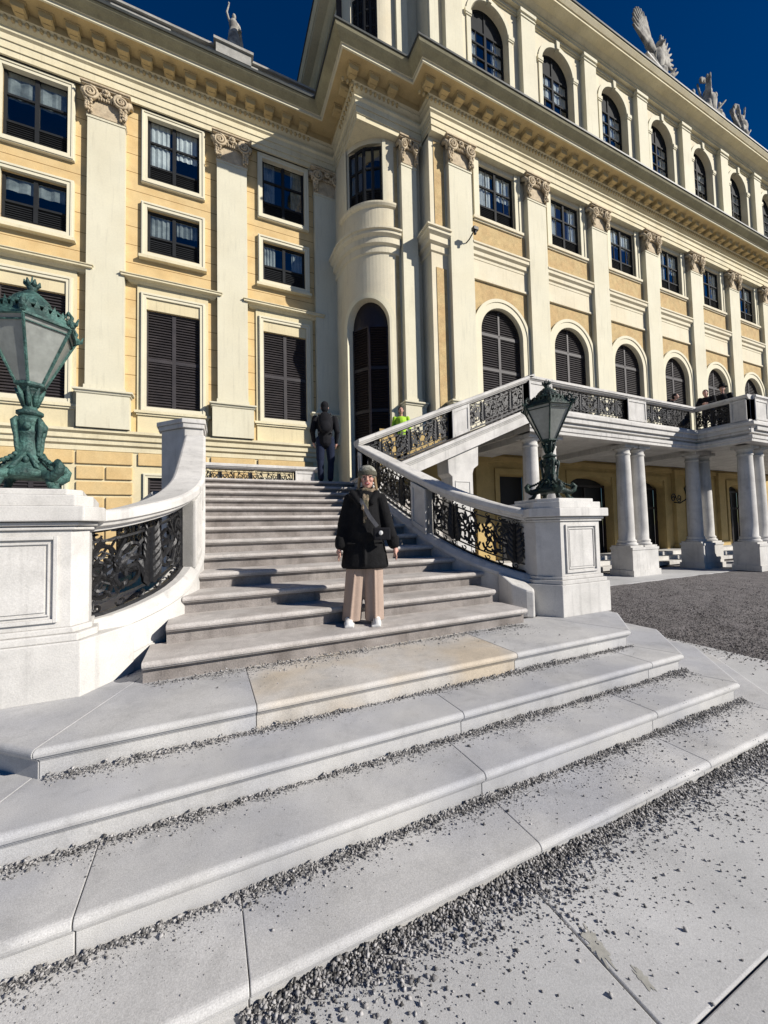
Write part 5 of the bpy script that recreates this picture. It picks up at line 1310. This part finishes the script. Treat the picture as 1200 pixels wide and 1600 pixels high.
statue('small pale statue with raised arm alone on the left wing roof', (1.02, 15.1, 19.92), 0, 1.75, 3, group='roof statues')
t = statue('large stone eagle with spread wings and banners on a long roof plinth', (22.0, 11.6, 24.95), .1, 3.15, 8, 'eagle'); plinth(t, 2.1, .45, 1.5, 0)
t = statue('stone trophy of armour and lances, first to the right of the eagle', (26.9, 11.6, 24.6), .0, 3.3, 5, 'trophy'); plinth(t, .42, .42, 1.1, 0)
t = statue('stone trophy of armour farthest right on the roof', (30.4, 11.6, 24.55), .2, 3.2, 9, 'trophy'); plinth(t, .42, .42, 1.1, 0)
t = statue('stone trophy cut by the top edge of the photo, left of the eagle', (15.0, 11.5, 24.4), .3, 3.0, 6, 'trophy'); plinth(t, .42, .42, 1.1, 0)
mb = MB(); mb.box(9, 36, 11.9, 12.3, 23.3, 24.1)
# small fittings
cc = thing('security_camera', 'small dark security camera on a bracket beside the first tall pilaster', 'camera', (8.5, 10.6, 11.9))
b = MB(); b.tube([(8.45, 10.86, 11.75), (8.48, 10.70, 11.80), (8.53, 10.55, 11.95)], .022, 6); obj('bracket', b, 'iron', cc)
b = MB(); b.box(8.42, 8.62, 10.36, 10.52, 11.92, 12.04); b.lathe([(.05, 0), (.05, .12)], (8.52, 10.44, 11.80), 10); obj('housing', b, 'iron', cc, bevel=.01)
wlp = thing('wall_lantern', 'ornate dark iron lantern on a bracket on the shaded porch wall', 'lantern', (20.3, 10.6, 3.0))
b = MB(); b.tube([(20.3, 11.0, 2.6), (20.3, 10.75, 2.55), (20.3, 10.5, 2.7), (20.3, 10.35, 2.95)], .03, 6)
for s in (-1, 1): b.tube([(20.3+s*q[0]*.9, 10.9, 2.8+q[1]) for q in spiral2(.25, 0, .22, 1.5, s, PI, 16)], .022, 5)
obj('bracket', b, 'iron', wlp)
b = MB(); b.lathe([(.08, 2.75), (.19, 3.2), (.20, 3.22), (.10, 3.36), (.04, 3.42), (.02, 3.55)], (20.3, 10.35, 0), 6); obj('lantern', b, 'bronzed', wlp)

# ================================================================ LOOSE GRAVEL
def pebbles(name, label, P, S, m='pebble'):
    n = len(P); base = np.array([(1, 0, 0), (-1, 0, 0), (0, 1, 0), (0, -1, 0), (0, 0, 1), (0, 0, -1)], float)
    F = np.array([(0, 2, 4), (2, 1, 4), (1, 3, 4), (3, 0, 4), (2, 0, 5), (1, 2, 5), (3, 1, 5), (0, 3, 5)])
    q = RNG.normal(size=(n, 4)); q /= np.linalg.norm(q, axis=1)[:, None]; a, b_, c, d = q.T
    Rm = np.stack([np.stack([1-2*(c*c+d*d), 2*(b_*c-a*d), 2*(b_*d+a*c)], 1), np.stack([2*(b_*c+a*d), 1-2*(b_*b_+d*d), 2*(c*d-a*b_)], 1), np.stack([2*(b_*d-a*c), 2*(c*d+a*b_), 1-2*(b_*b_+c*c)], 1)], 1)
    V = base[None]*RNG.uniform(.8, 1.1, (n, 6, 3)) + RNG.normal(0, .14, (n, 6, 3)); V *= np.stack([np.ones(n), RNG.uniform(.6, 1, n), RNG.uniform(.45, .9, n)], 1)[:, None, :]
    V = np.einsum('nij,nkj->nki', Rm, V)*S[:, None, None]; V[:, :, 2] *= .8; V += P[:, None, :]
    me = bpy.data.meshes.new(name); me.vertices.add(n*6); me.vertices.foreach_set('co', V.reshape(-1))
    fi = (F[None]+6*np.arange(n)[:, None, None]).reshape(-1); me.loops.add(len(fi)); me.loops.foreach_set('vertex_index', fi.astype(np.int32))
    me.polygons.add(n*8); me.polygons.foreach_set('loop_start', (np.arange(n*8)*3).astype(np.int32)); me.polygons.foreach_set('loop_total', np.full(n*8, 3, np.int32))
    me.update(calc_edges=True); me.materials.append(M[m]); o = bpy.data.objects.new(name, me); COL.objects.link(o)
    o['kind'] = 'stuff'; tag(o, label, 'gravel'); return o
def clump(x, seed):      # smooth pseudo-random density 0..1 along x
    return .5+.25*np.sin(x*2.3+seed)+.17*np.sin(x*6.1+seed*2.1)+.12*np.sin(x*15.7+seed*.7)
PP = []; SS = []
def band(x0, x1, Y, z, n, wid, thick, size, seed, right=0, far=0):
    x = RNG.uniform(x0, x1, n); cl = clump(x, seed); keep = RNG.uniform(0, 1, n) < np.clip(.35+cl*.8+right*(x-x0)/(x1-x0)-right*.5, .04, 1); x = x[keep]; cl = cl[keep]; m = len(x)
    t = RNG.exponential(wid, m)*(.35+1.1*cl); s = np.minimum(size*RNG.lognormal(-.15, .45, m)*(1+.5*np.exp(-t/.03))/1.2, .0135)
    h = thick*np.exp(-t/(wid*1.0))*(.3+cl)*RNG.uniform(0, 1, m)
    PP.append(np.stack([x, Y-.005-t, z+s*.35+h], 1)); SS.append(s)
FEET = [('r1', -.38, 3.15, 3.29, .579, 2400, .035), ('A', -.75, 3.95, 2.60, .414, 4300, .020), ('B', -.9, 4.15, 2.235, .249, 6000, .022), ('C', -1.2, 4.3, 1.875, .084, 7600, .024)]
for i, (nm, x0, x1, Y, z, n, wd) in enumerate(FEET): band(x0, x1, Y, z, n, wd, .030, .0058, i*1.7+.4)
band(1.2, 4.3, 1.87, .084, 1900, .12, 0, .0052, 2.2, right=1.0)
band(2.6, 4.15, 2.23, .249, 900, .12, 0, .0052, 2.9, right=1.0); band(.2, 3.2, 3.28, .579, 1100, .12, 0, .005, 1.1)
band(.10, 4.5, 1.525, GZ, 11500, .06, .035, .0085, 5.3); band(.5, 4.6, 1.5, GZ, 1900, .2, 0, .0062, 3.3); band(.15, 4.8, 1.5, GZ, 700, .8, 0, .0058, 1.3)
band(.1, 4.7, 1.52, GZ, 9000, .13, .004, .0030, 4.4); band(-.8, 4.2, 1.87, .084, 5000, .07, .004, .0028, 2.4); band(-.6, 4.1, 2.23, .249, 3500, .06, .003, .0028, 3.4); band(-.6, 3.9, 2.6, .414, 2500, .05, .003, .0028, 1.4)
band(2.2, 4.9, 1.42, GZ, 1300, .16, 0, .006, 6.3, right=1)
for i in range(1, 5):
    xr = xat(inR, ys_[i+1]) if i else 3.1; xl = xat(inL, ys_[i+1]); band(xl+.02, xr-.02, ys_[i]+.413, .744+.165*(i-1)+.165*0, 900-120*i, .06, .008, .005, i*.9)
pebbles('loose_gravel', 'small grey pebbles heaped at the foot of the steps and scattered over the slabs', np.concatenate(PP), np.concatenate(SS))
# coarse top layer of the gravel yard near the steps
n = 26000; x = 6.15+RNG.exponential(2.6, n); y = RNG.uniform(-1, 7.05, n); x2 = 6.16-RNG.exponential(.22, 900); y2 = RNG.uniform(.5, 4.4, 900); x = np.concatenate([x, x2]); y = np.concatenate([y, y2]); k = x < 14; x, y = x[k], y[k]; s = .010*RNG.lognormal(0, .3, len(x))
pebbles('yard_gravel', 'dark brownish gravel covering the yard right of the pedestal', np.stack([x, y, np.where(x < 6.15, GZ+.003, GZ-.006)], 1), s, 'yardpeb' if 'yardpeb' in M else 'gravel')
print('pebbles', sum(len(p) for p in PP))
